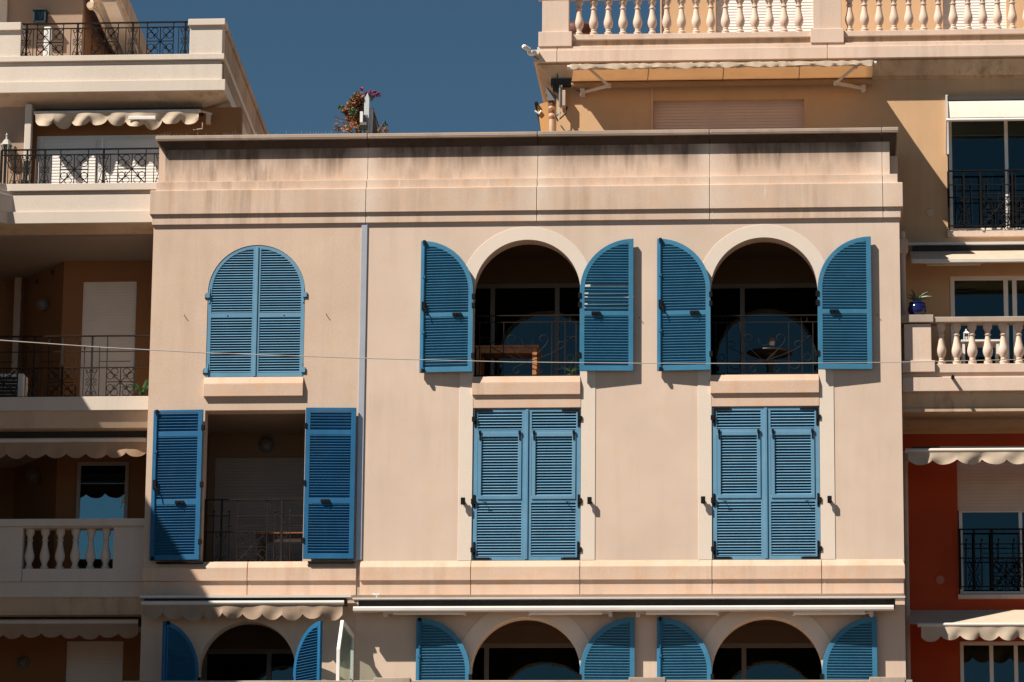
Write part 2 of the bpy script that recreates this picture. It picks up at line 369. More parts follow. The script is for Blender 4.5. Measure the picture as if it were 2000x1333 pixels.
# ------------------------------------------------------------------ shutters
SLAT = {}
def slat_mesh(mat, deep=0.056, thick=0.008, tilt=40):
    if mat in SLAT: return SLAT[mat]
    a = math.radians(tilt); m = MB(); m.box(0, 1, -deep / 2, deep / 2, -thick / 2, thick / 2)
    m.v = [(x, y * math.cos(a) - z * math.sin(a), y * math.sin(a) + z * math.cos(a)) for x, y, z in m.v]
    SLAT[mat] = m.mesh('slat', mat); return SLAT[mat]
def shutter(T, hx, hy, hz, w, h, side, angle, mat, panels, arch=False, single=False, stile=0.075, pitch=0.0425, rod=False,
            straps=False, latch=True, broken=(), label=None, inset=None):
    """one leaf. hinge at (hx,hy,hz), leaf runs w towards side*x when closed; angle = how far it is swung open; outer face is -y when closed"""
    L = hx - origin(T).x, hy - origin(T).y, hz - origin(T).z
    t = 0.045; r = w; hs = h - r if arch else h
    def S(pts): return [(p[0] * side, p[1]) for p in pts]
    def arc(rad, n=16, u0=0.0, u1=None):
        u1 = w if u1 is None else u1; out = []
        for i in range(n + 1):
            u = u0 + (u1 - u0) * (1 - math.cos(math.pi / 2 * i / n))
            out.append((u, hs + math.sqrt(max(0, rad * rad - (w - u) ** 2))))
        return out
    outer = [(0, 0), (w, 0)] + (arc(r)[::-1] if arch else [(w, h), (0, h)])
    holes = []
    for z0, z1 in panels:
        if arch and z1 > hs:
            ins = arc(r - stile, u0=stile, u1=w - stile)
            holes.append([(stile, z0), (w - stile, z0)] + ins[::-1])
        else: holes.append(rect_pts(stile, w - stile, z0, z1))
    o = MB().prism(S(outer), [S(q) for q in holes], -t / 2, t / 2).build('shutter', mat, T, local=True, bevel=0.004)
    o.location = L; o.rotation_euler = (0, 0, -side * math.radians(angle))
    if label: o['label'] = label
    sm = slat_mesh(mat); joined = MB(); k = 0
    for z0, z1 in panels:
        z1 = min(z1, h - stile * 0.55); n = max(1, int((z1 - z0 - 0.012) / pitch)); p = (z1 - z0 - 0.012) / n
        for i in range(n):
            z = z0 + 0.006 + p * (i + 0.5); u0, u1 = stile - 0.008, w - stile + 0.008
            if arch and z > hs:
                q = (r - stile) ** 2 - (z - 0.016 - hs) ** 2
                if q <= 0: continue
                u0 = max(u0, w - math.sqrt(q) - 0.02)
            if inset and z0 > inset[0] - 0.01 and z1 < inset[1] + 0.01: u0 += 0.05; u1 -= 0.05
            if u1 - u0 < 0.03: continue
            k += 1
            tw = math.radians(random.uniform(-0.05, 0.05)); dz = random.uniform(-0.0008, 0.0008); rx = math.radians(random.uniform(-0.8, 0.8))
            if k in broken:
                if k % 2 == 0: continue                     # slat gone, the wall shows through
                dz, tw = -0.014, 0.016
            if single or k in broken:
                ln = u1 - u0; x0 = u0 if side > 0 else -u1
                place('slat', sm, o, (x0, 0, z + dz), (rx + (math.radians(-14) if k in broken else 0), tw, 0), (ln, 1, 1))
            else:
                x0, x1 = (u0, u1) if side > 0 else (-u1, -u0)
                b = MB().box(x0, x1, -0.028, 0.028, -0.004, 0.004); a = math.radians(40) + rx; n0 = len(joined.v)
                joined.v += [(x, y * math.cos(a) - zz * math.sin(a), z + dz + y * math.sin(a) + zz * math.cos(a) + math.sin(tw) * x) for x, y, zz in b.v]
                joined.f += [tuple(n0 + i2 for i2 in q) for q in b.f]
    if joined.v: joined.build('slats', mat, o, local=True, kind='stuff')
    if inset:   # tilting inner frame, a shade proud
        z0, z1 = inset; a0, a1 = stile + 0.004, w - stile - 0.004
        MB().prism(S(rect_pts(a0, a1, z0 - 0.05, z1 + 0.055)), [S(rect_pts(a0 + 0.055, a1 - 0.055, z0 + 0.012, z1 - 0.008))], -t / 2 - 0.014, t / 2 - 0.004).build('tilting_frame', mat, o, local=True, bevel=0.004)
        for u in (a0 + 0.03, a1 - 0.03):
            m = MB().box(u * side - 0.011, u * side + 0.011, -t / 2 - 0.024, -t / 2 - 0.012, z1 - 0.06, z1 + 0.085)
            m.box(u * side - 0.02, u * side + 0.02, -t / 2 - 0.032, -t / 2 - 0.012, z1 + 0.035, z1 + 0.085)
            m.build('strap_hinge', 'black_iron', o, local=True)
    if straps:
        for zc, up in ((0.0, 1), (h, -1)):
            m = MB(); z0 = zc + up * 0.012; z1 = zc + up * 0.045
            m.box(side * 0.02, side * 0.27, -t / 2 - 0.010, -t / 2 - 0.001, z0, z1)
            m.box(side * 0.27, side * 0.30, -t / 2 - 0.009, -t / 2 - 0.001, (z0 * 3 + z1) / 4, (z0 + 3 * z1) / 4)
            m.box(side * 0.018, side * 0.05, -t / 2 - 0.011, -t / 2 - 0.001, z0, zc + up * 0.29)
            m.box(-side * 0.02, side * 0.045, -t / 2 - 0.035, -t / 2 - 0.002, zc + up * 0.13, zc + up * 0.20)
            m.build('corner_hinge', 'black_iron', o, local=True)
        m = MB().box(-side * 0.02, side * 0.045, -t / 2 - 0.035, -t / 2 - 0.002, 0.885, 0.965)
        m.box(side * 0.015, side * 0.045, -t / 2 - 0.012, -t / 2 - 0.001, 0.83, 1.03)
        m.build('middle_hinge', 'black_iron', o, local=True)
        m = MB().tube([(side * 0.20, -t / 2 - 0.002, 0.895), (side * 0.20, -t / 2 - 0.05, 0.90), (side * 0.23, -t / 2 - 0.055, 0.905), (side * 0.16, -t / 2 - 0.055, 0.905)], 0.006, 4)
        m.build('pull_hook', 'black_iron', o, local=True)
    elif single:
        for z in (0.16 * h, 0.62 * h) if not arch else (0.10, hs - 0.05):
            m = MB().box(-side * 0.035, side * 0.03, -t / 2 - 0.03, -t / 2 - 0.002, z - 0.035, z + 0.045)
            m.box(side * 0.01, side * 0.035, -t / 2 - 0.01, -t / 2 - 0.001, z - 0.12, z + 0.12)
            m.build('hinge', mat, o, local=True)
            MB().box(-side * 0.045, -side * 0.015, -t / 2 - 0.02, t / 2, z - 0.05, z + 0.02).build('hinge_pin', 'black_iron', o, local=True)
        zr = panels[0][1] + 0.03
        MB().lathe([(0.001, -t / 2 - 0.004), (0.011, -t / 2 - 0.004), (0.011, -t / 2 + 0.01)], (side * w * 0.42, 0, zr), 8, 'y').build('pull_hole', 'black_iron', o, local=True)
    else:
        for z in (0.12 * h, 0.5 * h, 0.88 * hs if not arch else hs - 0.08):
            MB().box(-side * 0.03, side * 0.02, -t / 2, t / 2 + 0.012, z - 0.04, z + 0.04).build('hinge', 'black_iron', o, local=True)
    if rod:
        u = side * (w - 0.055)
        m = MB().tube([(u, t / 2 + 0.014, 0.03), (u, t / 2 + 0.014, h - 0.04)], 0.011, 6)
        for z in (0.05, h * 0.3, h * 0.5, h * 0.72, h - 0.06): m.box(u - 0.02, u + 0.02, t / 2, t / 2 + 0.03, z - 0.02, z + 0.02)
        m.build('bolt_rod', mat if mat == 'blue_deep' else 'blue_deep', o, local=True)
        m = MB().box(u - 0.025, u + 0.025, t / 2, t / 2 + 0.05, h * 0.47, h * 0.53)
        m.tube([(u, t / 2 + 0.045, h * 0.5), (u - side * 0.05, t / 2 + 0.06, h * 0.46), (u - side * 0.07, t / 2 + 0.06, h * 0.42)], 0.010, 5)
        m.build('bolt_handle', 'black_iron', o, local=True)
        for z in (0.02, h - 0.03): MB().box(u - 0.02, u + 0.02, t / 2, t / 2 + 0.04, z - 0.03, z + 0.03).build('bolt_keeper', 'black_iron', o, local=True)
    if latch and not single:
        z = panels[0][1] + 0.035; u = side * w * (0.30 if arch else 0.42)
        m = MB().box(u - 0.07, u + 0.07, t / 2, t / 2 + 0.035, z - 0.022, z + 0.022)
        m.tube([(u, t / 2 + 0.03, z), (u, t / 2 + 0.07, z - 0.015)], 0.008, 5)
        m.build('latch', 'black_iron', o, local=True)
    return o

# ------------------------------------------------------------------ windows, recesses
def window(T, x0, x1, z0, z1, Y, posts=(), rails=(), fw=0.06, fmat='white_frame', gmat='glass', room=2.2, roomz=0.0, name='window'):
    """frame with posts and panes in the wall plane Y, a dark room behind"""
    m = MB(); d = 0.06
    m.prism(rect_pts(x0, x1, z0, z1), [rect_pts(x0 + fw, x1 - fw, z0 + fw, z1 - fw)], Y, Y + d)
    f = m.build(name, fmat, T, bevel=0.004)
    for px in posts: MB().box(px - fw / 2, px + fw / 2, Y - 0.012, Y + d - 0.004, z0 + fw, z1 - fw).build('post', fmat, f)
    for pz in rails: MB().box(x0 + fw, x1 - fw, Y - 0.008, Y + d - 0.004, pz - fw / 2, pz + fw / 2).build('rail', fmat, f)
    xs = [x0 + fw] + sorted(posts) + [x1 - fw]
    for i in range(len(xs) - 1):
        a = xs[i] + (fw / 2 if i else 0); b = xs[i + 1] - (fw / 2 if i < len(xs) - 2 else 0)
        MB().box(a - 0.005, b + 0.005, Y + 0.022, Y + 0.034, z0 + fw - 0.005, z1 - fw + 0.005).build('pane', gmat, f)
    if room:
        a, b, c, e = x0 - 0.15, x1 + 0.15, z0 - 0.1, z1 + 0.15; y0 = Y + d + 0.14; y1 = y0 + room; k = 0.05
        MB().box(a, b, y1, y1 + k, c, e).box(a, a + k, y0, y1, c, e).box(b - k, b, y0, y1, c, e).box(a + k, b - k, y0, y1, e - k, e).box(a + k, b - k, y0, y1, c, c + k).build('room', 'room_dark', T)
    return f
def blind(T, x0, x1, z0, z1, Y, mat, pitch=0.045, name='roller_blind'):
    """roller shutter: a box of ribs, each lath rounded by a small step"""
    m = MB(); n = max(2, int((z1 - z0) / pitch)); p = (z1 - z0) / n
    for i in range(n):
        a = z0 + i * p
        m.frus((x0, x1, Y, Y + 0.03, a + 0.001), (x0, x1, Y + 0.006, Y + 0.03, a + p - 0.005))
        m.box(x0, x1, Y + 0.010, Y + 0.028, a + p - 0.005, a + p + 0.001)
    o = m.build(name, mat, T); o['kind'] = 'stuff' if n > 300 else 'thing'
    del o['kind']
    return o
def folds(T, x0, x1, z0, z1, Y):
    m = MB(); n = max(10, int((x1 - x0) * 26))
    for i in range(n):
        x = x0 + (x1 - x0) * i / (n - 1); y = Y + 0.03 * math.sin(i * 1.9) + 0.012 * math.sin(i * 0.7)
        m.v += [(x, y, z0), (x, y, z1)]
        if i: k = len(m.v); m.f.append((k - 4, k - 2, k - 1, k - 3))
    o = m.build('curtain', 'curtain', T, smooth=True); md = o.modifiers.new('thick', 'SOLIDIFY'); md.thickness = 0.003
    return o
def recess(T, x0, x1, z0, z1, y0, y1, wall, ceil, holes=(), floor='paving', k=0.12):
    """open-fronted balcony room behind an opening: floor, ceiling, side walls and a back wall with openings"""
    MB().prism(rect_pts(x0, x1, z0, z1), [rect_pts(*h) for h in holes], y1, y1 + k).build('back_wall', wall, T)
    MB().box(x0 - k, x0, y0, y1 + k, z0, z1).build('side_wall', wall, T)
    MB().box(x1, x1 + k, y0, y1 + k, z0, z1).build('side_wall', wall, T)
    MB().box(x0 - k, x1 + k, y0, y1 + k, z1, z1 + k).build('ceiling', ceil, T)
    MB().box(x0 - k, x1 + k, y0, y1 + k, z0 - k, z0).build('floor_slab', floor, T)

# ------------------------------------------------------------------ wrought iron
def scroll_pair(m, cx, w, z0, z1, Y, r):
    """two S scrolls on either side of a bar"""
    h = z1 - z0; q = w * 0.42
    for s in (-1, 1):
        for za, zb, up in ((z1, (z0 + z1) / 2, 1), (z0, (z0 + z1) / 2, -1)):
            c = (cx + s * w * 0.5, za - up * q * 1.05)
            sp = spiral(c, q * 0.25, q, 90 * up - s * 0, 90 * up + s * up * -400, 14)
            e = sp[-1]; c2 = (cx + s * w * 0.5, zb + up * q * 0.75)
            sp2 = spiral(c2, q * 0.7, q * 0.15, 180 if s > 0 else 0, (180 if s > 0 else 0) + s * up * 380, 12)
            m.tube([(a, Y, b) for a, b in sp + sp2], r, 4)
def star_panel(m, cx, w, z0, z1, Y, r):
    cz = (z0 + z1) / 2; a = w / 2; b = (z1 - z0) / 2
    m.tube([(cx - a, Y, cz), (cx + a, Y, cz)], r, 4); m.tube([(cx, Y, z0), (cx, Y, z1)], r, 4)
    m.tube([(cx - a, Y + 0.004, z0), (cx + a, Y + 0.004, z1)], r * 1.1, 4); m.tube([(cx - a, Y - 0.004, z1), (cx + a, Y - 0.004, z0)], r * 1.1, 4)
    m.lathe([(0.001, -0.016), (0.026, -0.014), (0.026, 0.014), (0.001, 0.016)], (cx, Y, cz), 10, 'y')
    q = a * 0.30
    for sx in (-1, 1):
        for sz in (-1, 1):
            st = (cx + sx * a * 0.52, cz + sz * b * 0.52)
            # barbs
            m.tube([(st[0], Y, st[1]), (cx + sx * a * 0.18, Y, cz + sz * b * 0.42)], r * 0.8, 4)
            m.tube([(st[0], Y, st[1]), (cx + sx * a * 0.42, Y, cz + sz * b * 0.18)], r * 0.8, 4)
            # curls towards the two edges
            c1 = (cx + sx * a * 0.40, cz + sz * (b - q)); a1 = -20 if sx > 0 else 200
            sp = spiral(c1, q, q * 0.62, a1, a1 + sx * sz * 290, 14); m.tube([(st[0], Y, st[1])] + [(u, Y, v) for u, v in sp], r * 0.85, 4)
            c2 = (cx + sx * (a - q), cz + sz * b * 0.40); a2 = sz * 110 if sx > 0 else sz * 70
            sp = spiral(c2, q, q * 0.62, a2, a2 - sx * sz * 290, 14); m.tube([(st[0], Y, st[1])] + [(u, Y, v) for u, v in sp], r * 0.85, 4)
def railing(T, x0, x1, z0, z1, Y, stars, scrolls, mat='black_iron', pat=(0.0, 0.84), starw=0.44, scrw=0.105, extra=(), r=0.007, posts=()):
    h = z1 - z0; zb, zt = z0 + h * pat[0] + 0.02, z0 + h * pat[1]
    m = MB(); m.box(x0, x1, Y - 0.022, Y + 0.022, z1 - 0.018, z1); m.box(x0, x1, Y - 0.010, Y + 0.010, zt - 0.008, zt + 0.008)
    m.box(x0, x1, Y - 0.014, Y + 0.014, z0 + 0.006, z0 + 0.022)
    o = m.build('railing', mat, T)
    for x in posts: MB().box(x - 0.018, x + 0.018, Y - 0.018, Y + 0.018, z0 - 0.02, z1 - 0.018).build('post', mat, o)
    for cx in stars:
        m = MB(); star_panel(m, cx, starw, zb, zt, Y, r)
        for s in (-1, 1): m.box(cx + s * starw / 2 - 0.007, cx + s * starw / 2 + 0.007, Y - 0.007, Y + 0.007, z0 + 0.02, z1 - 0.018)
        m.build('star_panel', mat, o)
    for cx in scrolls:
        m = MB(); scroll_pair(m, cx, scrw, zb, zt, Y, r * 0.85)
        for s in (-1, 1): m.box(cx + s * scrw * 1.05 - 0.006, cx + s * scrw * 1.05 + 0.006, Y - 0.006, Y + 0.006, z0 + 0.02, zt)
        m.box(cx - 0.014, cx + 0.014, Y - 0.014, Y + 0.014, z0, z1 - 0.018)
        m.build('scroll_panel', mat, o)
    if extra:   # upper grid of a tall guard rail: knobbed uprights and cross bars
        m = MB(); zt2 = z0 + h * 0.74; zt1 = z0 + h * 0.58
        m.box(x0, x1, Y - 0.008, Y + 0.008, zt2 - 0.007, zt2 + 0.007)
        for i, cx in enumerate(extra):
            for s in (-1, 1):
                m.box(cx + s * 0.12 - 0.006, cx + s * 0.12 + 0.006, Y - 0.006, Y + 0.006, zt, zt2 + 0.05)
                m.lathe([(0.004, 0), (0.013, 0.012), (0.016, 0.03), (0.004, 0.05)], (cx + s * 0.12, Y, zt2 + 0.04), 6)
            m.box(cx + 0.12, cx + 0.62, Y - 0.005, Y + 0.005, zt1 - 0.006, zt1 + 0.006)
        m.build('upper_grid', mat, o)
    return o
def ornate_rail(T, x0, x1, z0, z1, Y, mat='brown_iron'):
    """garlanded guard behind the arched openings"""
    m = MB(); w = x1 - x0; h = z1 - z0; cx = (x0 + x1) / 2; r = 0.0065
    m.box(x0, x1, Y - 0.018, Y + 0.018, z1 - 0.015, z1); m.box(x0, x1, Y - 0.01, Y + 0.01, z0 + 0.05, z0 + 0.065); m.box(x0, x1, Y - 0.008, Y + 0.008, z1 - 0.12, z1 - 0.108)
    for f in (0.06, 0.16, 0.28, 0.72, 0.84, 0.94): m.box(x0 + w * f - 0.007, x0 + w * f + 0.007, Y - 0.007, Y + 0.007, z0, z1 - 0.11)
    o = m.build('railing', mat, T)
    g = MB()
    for s in (-1, 1):
        for (dx, dz, q, a0, a1) in ((0.14, 0.62, 0.10, -60, 300), (0.30, 0.52, 0.09, -60, 300), (0.26, 0.22, 0.12, 60, -300), (0.10, 0.14, 0.07, 60, -300)):
            c = (cx + s * w * dx, z0 + h * dz)
            sp = spiral(c, q, q * 0.25, a0 if s > 0 else 180 - a0, a1 if s > 0 else 180 - a1, 18)
            sp = sp[4:]; e = sp[0]; d = (sp[0][0] - sp[1][0], sp[0][1] - sp[1][1]); st = (cx + s * 0.012, z0 + h * 0.26); kq = 3.2
            mid = (e[0] + d[0] * kq, e[1] + d[1] * kq)
            bz = [((1 - t) ** 2 * st[0] + 2 * t * (1 - t) * mid[0] + t * t * e[0], (1 - t) ** 2 * st[1] + 2 * t * (1 - t) * mid[1] + t * t * e[1]) for t in (0, 0.2, 0.4, 0.6, 0.8)]
            g.tube([(a, Y, b) for a, b in bz + sp], r * 0.9, 4)
        g.tube([(a, Y, b) for a, b in spiral((cx + s * w * 0.36, z0 + h * 0.93), 0.05, 0.05, 0, 360, 14)], r * 0.9, 4)
        g.tube([(a, Y, b) for a, b in spiral((cx + s * w * 0.39, z0 + h * 0.32), 0.055, 0.055, 0, 360, 14)], r * 0.9, 4)
        for t in (-1, 1): g.tube([(cx + s * w * 0.39, Y, z0 + h * 0.62)] + [(a, Y, b) for a, b in spiral((cx + s * w * 0.39 + t * 0.05, z0 + h * 0.62), 0.05, 0.02, 180 if t > 0 else 0, (180 if t > 0 else 0) - t * 300, 12)], r * 0.8, 4)
    g.tube([(a, Y, b) for a, b in spiral((cx, z0 + h * 0.60), 0.09, 0.09, -200, 20, 14)], r, 4)
    g.build('scrollwork', mat, o)
    return o

BAL = {}
def baluster_mesh(mat, h):
    k = (mat, round(h, 3))
    if k not in BAL:
        pr = [(0.075, 0), (0.075, 0.05), (0.080, 0.05), (0.080, 0.075), (0.060, 0.095), (0.050, 0.115), (0.058, 0.13), (0.058, 0.145), (0.050, 0.16), (0.062, 0.19), (0.086, 0.25),
              (0.097, 0.32), (0.094, 0.38), (0.078, 0.46), (0.060, 0.56), (0.050, 0.66), (0.048, 0.70), (0.064, 0.712), (0.066, 0.735), (0.050, 0.75), (0.050, 0.79), (0.060, 0.835), (0.082, 0.875),
              (0.086, 0.90), (0.086, 0.94), (0.088, 0.942), (0.088, 1.0)]
        BAL[k] = MB().lathe([(r * h / 0.80, z * h) for r, z in pr], n=20).mesh('baluster', mat, smooth=True)
    return BAL[k]
def balusters(B, mat, xs, z0, z1, Y):
    o0 = origin(B)
    for x in xs:
        o = place('baluster', baluster_mesh(mat, z1 - z0), B, (x - o0.x, Y - o0.y, z0 - o0.z), (0, 0, random.uniform(0, 6)))

# ------------------------------------------------------------------ awnings
def valance(T, x0, x1, zt, zb, Y, mat, tongue=0.36, depth=0.09, wave=0.02, seed=0, name='valance', crumple=0.0):
    rnd = random.Random(seed); n = max(1, round((x1 - x0) / tongue)); tw = (x1 - x0) / n; cols = n * 14; rows = 4
    m = MB(); ph = [rnd.uniform(0, 6) for _ in range(4)]
    lift = [rnd.uniform(-0.6, 0.8) * depth for _ in range(n + 1)]
    for side in (0, 1):
        for i in range(cols + 1):
            x = x0 + (x1 - x0) * i / cols; t = (i % 14) / 14.0; k = min(n - 1, i // 14)
            bot = zb + depth * abs(2 * t - 1) ** 2.4 + wave * 0.8 * lift[k] / max(depth, 0.01)
            for j in range(rows + 1):
                f = j / rows; y = Y - wave * f * (math.sin(x * 9 + ph[0]) + 0.6 * math.sin(x * 21 + ph[1] + f) + 0.5 * math.sin(x * 4.3 + ph[2])) + side * 0.004
                m.v.append((x, y - crumple * f * math.sin(x * 13 + 3 * f + ph[3]), zt + (bot - zt) * f + crumple * 0.5 * f * math.sin(x * 5.1 + ph[1])))
    R_ = rows + 1; K = (cols + 1) * R_
    for i in range(cols):
        for j in range(rows):
            a = i * R_ + j; q = (a, a + 1, a + R_ + 1, a + R_)
            m.f.append(q); m.f.append(tuple(K + v for v in q[::-1]))
    return m.build(name, mat, T, smooth=True)
def sheet(T, x0, x1, y0, z0, y1, z1, mat, sag=0.03, wave=0.0, nx=40, ny=6, name='canopy', seed=3):
    """stretched fabric from the back edge (y0,z0) to the front edge (y1,z1)"""
    m = MB(); rnd = random.Random(seed); ph = [rnd.uniform(0, 6) for _ in range(3)]
    for side in (0, 1):
        for i in range(nx + 1):
            x = x0 + (x1 - x0) * i / nx
            for j in range(ny + 1):
                f = j / ny; z = z0 + (z1 - z0) * f - sag * math.sin(math.pi * f) - side * 0.004 + wave * f * (math.sin(x * 3 + ph[0]) + 0.5 * math.sin(x * 7.7 + ph[1]))
                m.v.append((x, y0 + (y1 - y0) * f, z))
    R_ = ny + 1; K = (nx + 1) * R_
    for i in range(nx):
        for j in range(ny):
            a = i * R_ + j; q = (a, a + R_, a + R_ + 1, a + 1)
            m.f.append(q); m.f.append(tuple(K + v for v in q[::-1]))
    return m.build(name, mat, T, smooth=True)
def arm(T, pts, w=0.035, mat='arm_white', name='folding_arm'):
    m = MB()
    for a, b in zip(pts[:-1], pts[1:]): m.tube([a, b], w, 4)
    o = m.build(name, mat, T)
    for p in pts: MB().lathe([(0.001, -w * 1.15), (w * 1.1, -w * 1.15), (w * 1.1, w * 1.15), (0.001, w * 1.15)], p, 10).build('elbow', mat, o, smooth=True)
    return o

# ================================================================== MAIN BUILDING (blue shutters)
xL, xR = X(300, 450), X(1756.5, 445)
xJ0, xJ1 = X(706.5, 445), X(718, 445)
B = thing('apartment_building', 'beige plastered building with blue louvred shutters and arched windows in the middle', 'building', ((xL + xR) / 2, 0.15, 0))
WT = 0.3                                               # wall thickness
YC, YP, YLg, YB_, YS = -0.02, 0.13, 0.015, -0.075, -0.04
zCT, zCB, zCV = Z(1700, 248.7, YC), Z(1700, 259, YC), Z(1700, 277, YP)
zPB, zLB, zBB, zSB = Z(1700, 340.5, YLg), Z(1700, 356.5, YB_), Z(1700, 404.5, YB_), Z(1700, 425.5, YS)
zW = zSB + 0.05                                        # wall top, tucked behind the strip

# openings (x0,x1 and heights on the facade plane)
A1 = (X(924.5, 620), X(1134, 620)); A2 = (X(1387.5, 620), X(1598, 620)); A0 = (X(404, 640), X(594.5, 640))
zA1s = Z(1030, 735.5); zA1t = Z(1030, 468.5); zA0s = Z(499, 737); zA0t = Z(499, 479)
W1 = (X(922.5, 940), X(1134.5, 940)); W2 = (X(1390.5, 940), X(1602, 940)); W0 = (X(397, 940), X(594, 940))
zWt = Z(1030, 797.5); zWb = Z(1030, 1095.5); zW0t = Z(495, 801.5); zW0b = Z(495, 1099.5)
L1 = (X(919, 1290), X(1134, 1290)); L2 = (X(1390, 1290), X(1606, 1290)); L0 = (X(388, 1290), X(577, 1290))
zLt = Z(1024, 1206); zL0t = Z(483, 1214); zFl = Z(1024, 1482)
def head(x0, x1, z0, zt): return arch_pts(x0, x1, z0, zt - (x1 - x0) / 2)
def doorway(x0, x1, z0, z1): return rect_pts(x0, x1, z0, z1)
MB().prism(rect_pts(xJ0 + 0.02, xR, 0, zW), [head(*A1, zA1s, zA1t), head(*A2, zA1s, zA1t), doorway(*W1, zWb, zWt), doorway(*W2, zWb, zWt), head(*L1, zFl, zLt), head(*L2, zFl, zLt)],
           0, WT).build('wall', 'plaster', B)
MB().prism(rect_pts(xL, xJ0 + 0.02, 0, zW), [head(*A0, zA0s, zA0t), doorway(*W0, zW0b, zW0t), head(*L0, zFl, zL0t)], -0.003, WT - 0.003).build('wall', 'plaster_warm', B)
# shell behind the facade
sh = MB(); sh.box(xL, xL + 0.28, WT, 8, 0, zCB); sh.box(xR - 0.28, xR, WT, 8, 0, zCB - 0.3); sh.box(xL + 0.28, xR - 0.28, 7.7, 8, 0, zCB)
sh.build('shell_wall', 'plaster_warm', B)
box('roof_slab', 'rooftop', B, xL + 0.28, xR - 0.28, WT, 7.7, zPB - 0.35, zPB - 0.1)
box('expansion_joint_cover', 'joint_metal', B, xJ0, xJ1, -0.022, -0.001, Z(700, 1094), Z(712, 437), 0.004)
# parapet, cast in pieces with open joints
jx = [xL] + [X(p, 320, 0) for p in (717, 1049.5, 1386, 1723.5)] + [xR]
for i in range(5):
    a, b = jx[i] + (0.004 if i else 0), jx[i + 1] - (0.004 if i < 4 else 0)
    yb = 1.58 if i == 4 else 0.45
    def ex(o, lo=True):     # push the outer ends with the profile
        return (a - (o if i == 0 else 0), b + (o if i == 4 else 0))
    pm = MB(); x0, x1 = ex(-YP)
    pm.box(x0, x1, YP, yb, zPB - 0.02, zCV + 0.01).build('parapet_panel', 'stained_shaded_stone', B, bevel=0.006)
    pm = MB()
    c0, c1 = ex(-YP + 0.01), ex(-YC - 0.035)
    pm.frus((c0[0], c0[1], YP - 0.012, yb, zCV - 0.004), (c1[0], c1[1], YC + 0.03, yb, zCB + 0.002)).build('cove_moulding', 'sooty_shaded_stone', B)
    pm = MB()
    x0, x1 = ex(-YLg); pm.box(x0, x1, YLg, yb, zLB - 0.02, zPB)
    x0, x1 = ex(-YB_ * 0.8); pm.frus((x0, x1, YB_, yb, zBB), (x0, x1, YB_, yb, zLB - 0.012)); pm.frus((x0, x1, YB_, yb, zLB - 0.012), (x0 + (0.012 if i == 0 else 0), x1 - (0.012 if i == 4 else 0), YB_ + 0.012, yb, zLB))
    x0, x1 = ex(-YS * 0.6); pm.box(x0, x1, YS, yb, zSB, zBB + 0.002)
    pm.build('parapet_ledge', 'cast_stone', B, bevel=0.006)
    x0, x1 = ex(-YC * 0.5); g = 0.004 if i % 2 else 0.0
    MB().frus((x0, x1, YC + 0.008, yb + 0.06, zCB), (x0, x1, YC, yb + 0.06, zCB + 0.02)).box(x0, x1, YC, yb + 0.06, zCB + 0.02, zCT - g).build('coping', 'coping_stone', B, bevel=0.01)
    if i: box('joint_filler', 'surround', B, jx[i] - 0.006, jx[i] + 0.006, YP + 0.012, 0.4, zPB, zCV)
# string course under the sills of the lower windows, also in pieces
bx = [X(278.5, 1115)] + [X(p, 1125) for p in (484, 697)] + [X(p, 1125) for p in (703, 920, 1133, 1391, 1605)] + [X(1768, 1115)]
q1, q2, q3, q4, q5 = Z(1030, 1095.3), Z(1030, 1107.5, -0.07), Z(1030, 1133, -0.07), Z(1030, 1135, -0.035), Z(1030, 1162, -0.035)
for i in range(len(bx) - 1):
    if i == 2: continue
    a, b = bx[i] + 0.005, bx[i + 1] - 0.005
    e0 = 0.03 if i == 0 else 0; e1 = 0.03 if i == len(bx) - 2 else 0
    pm = MB(); pm.frus((a, b, -0.07, 0.2, q2), (a + e0, b - e1, -0.004 - 0.006, 0.2, q1 - 0.002)); pm.box(a, b, -0.07, 0.2, q3, q2); pm.box(a + e0 * 0.6, b - e1 * 0.6, -0.035, 0.2, q5, q3)
    pm.build('string_course', 'sill_stone', B, bevel=0.005)
box('joint_strip', 'coping_stone', B, bx[2] - 0.004, bx[3] + 0.004, -0.02, 0.2, q5, q1 - 0.003)

# pale surrounds: jambs and a round head in one band
for (a0, a1), (w0, w1), pxs in ((A1, W1, (896, 1162.5, 443.5)), (A2, W2, (1363.5, 1630, 440.5))):
    o0, o1 = X(pxs[0], 920), X(pxs[1], 920); c = (a0 + a1) / 2; r = (a1 - a0) / 2 - 0.004; zs = zA1t - (a1 - a0) / 2
    ro = Z(1030, 443.5) - zs; n = 36
    out = [(o0, q1 + 0.002), (o0, zs)] + [(c + ro * math.cos(math.pi * (1 - i / n)), zs + ro * math.sin(math.pi * (1 - i / n))) for i in range(n + 1)] + [(o1, zs), (o1, q1 + 0.002)]
    inn = [(w1 + 0.002, q1 + 0.002), (w1 + 0.002, zA1s - 0.1), (c + r, zA1s - 0.1)] + [(c + r * math.cos(math.pi * i / n), zs + r * math.sin(math.pi * i / n)) for i in range(n + 1)] + [(c - r, zA1s - 0.1), (w0 - 0.002, zA1s - 0.1), (w0 - 0.002, q1 + 0.002)]
    MB().prism(out + inn, [], -0.009, 0.03).build('window_surround', 'surround', B, bevel=0.003)
    m = MB(); zb = Z(1030, 771, -0.05); zc = Z(1030, 748, -0.05)
    m.frus((a0 - 0.004, a1 + 0.004, -0.05, 0.34, zc), (a0 + 0.0, a1 - 0.0, -0.012, 0.34, zA1s)); m.box(a0 - 0.004, a1 + 0.004, -0.05, 0.34, zb, zc)
    m.build('window_sill', 'sill_stone', B, bevel=0.006)
    box('spandrel_panel', 'sill_stone', B, w0 + 0.006, w1 - 0.006, -0.012, 0.05, zWt + 0.004, zb - 0.002, 0.004)
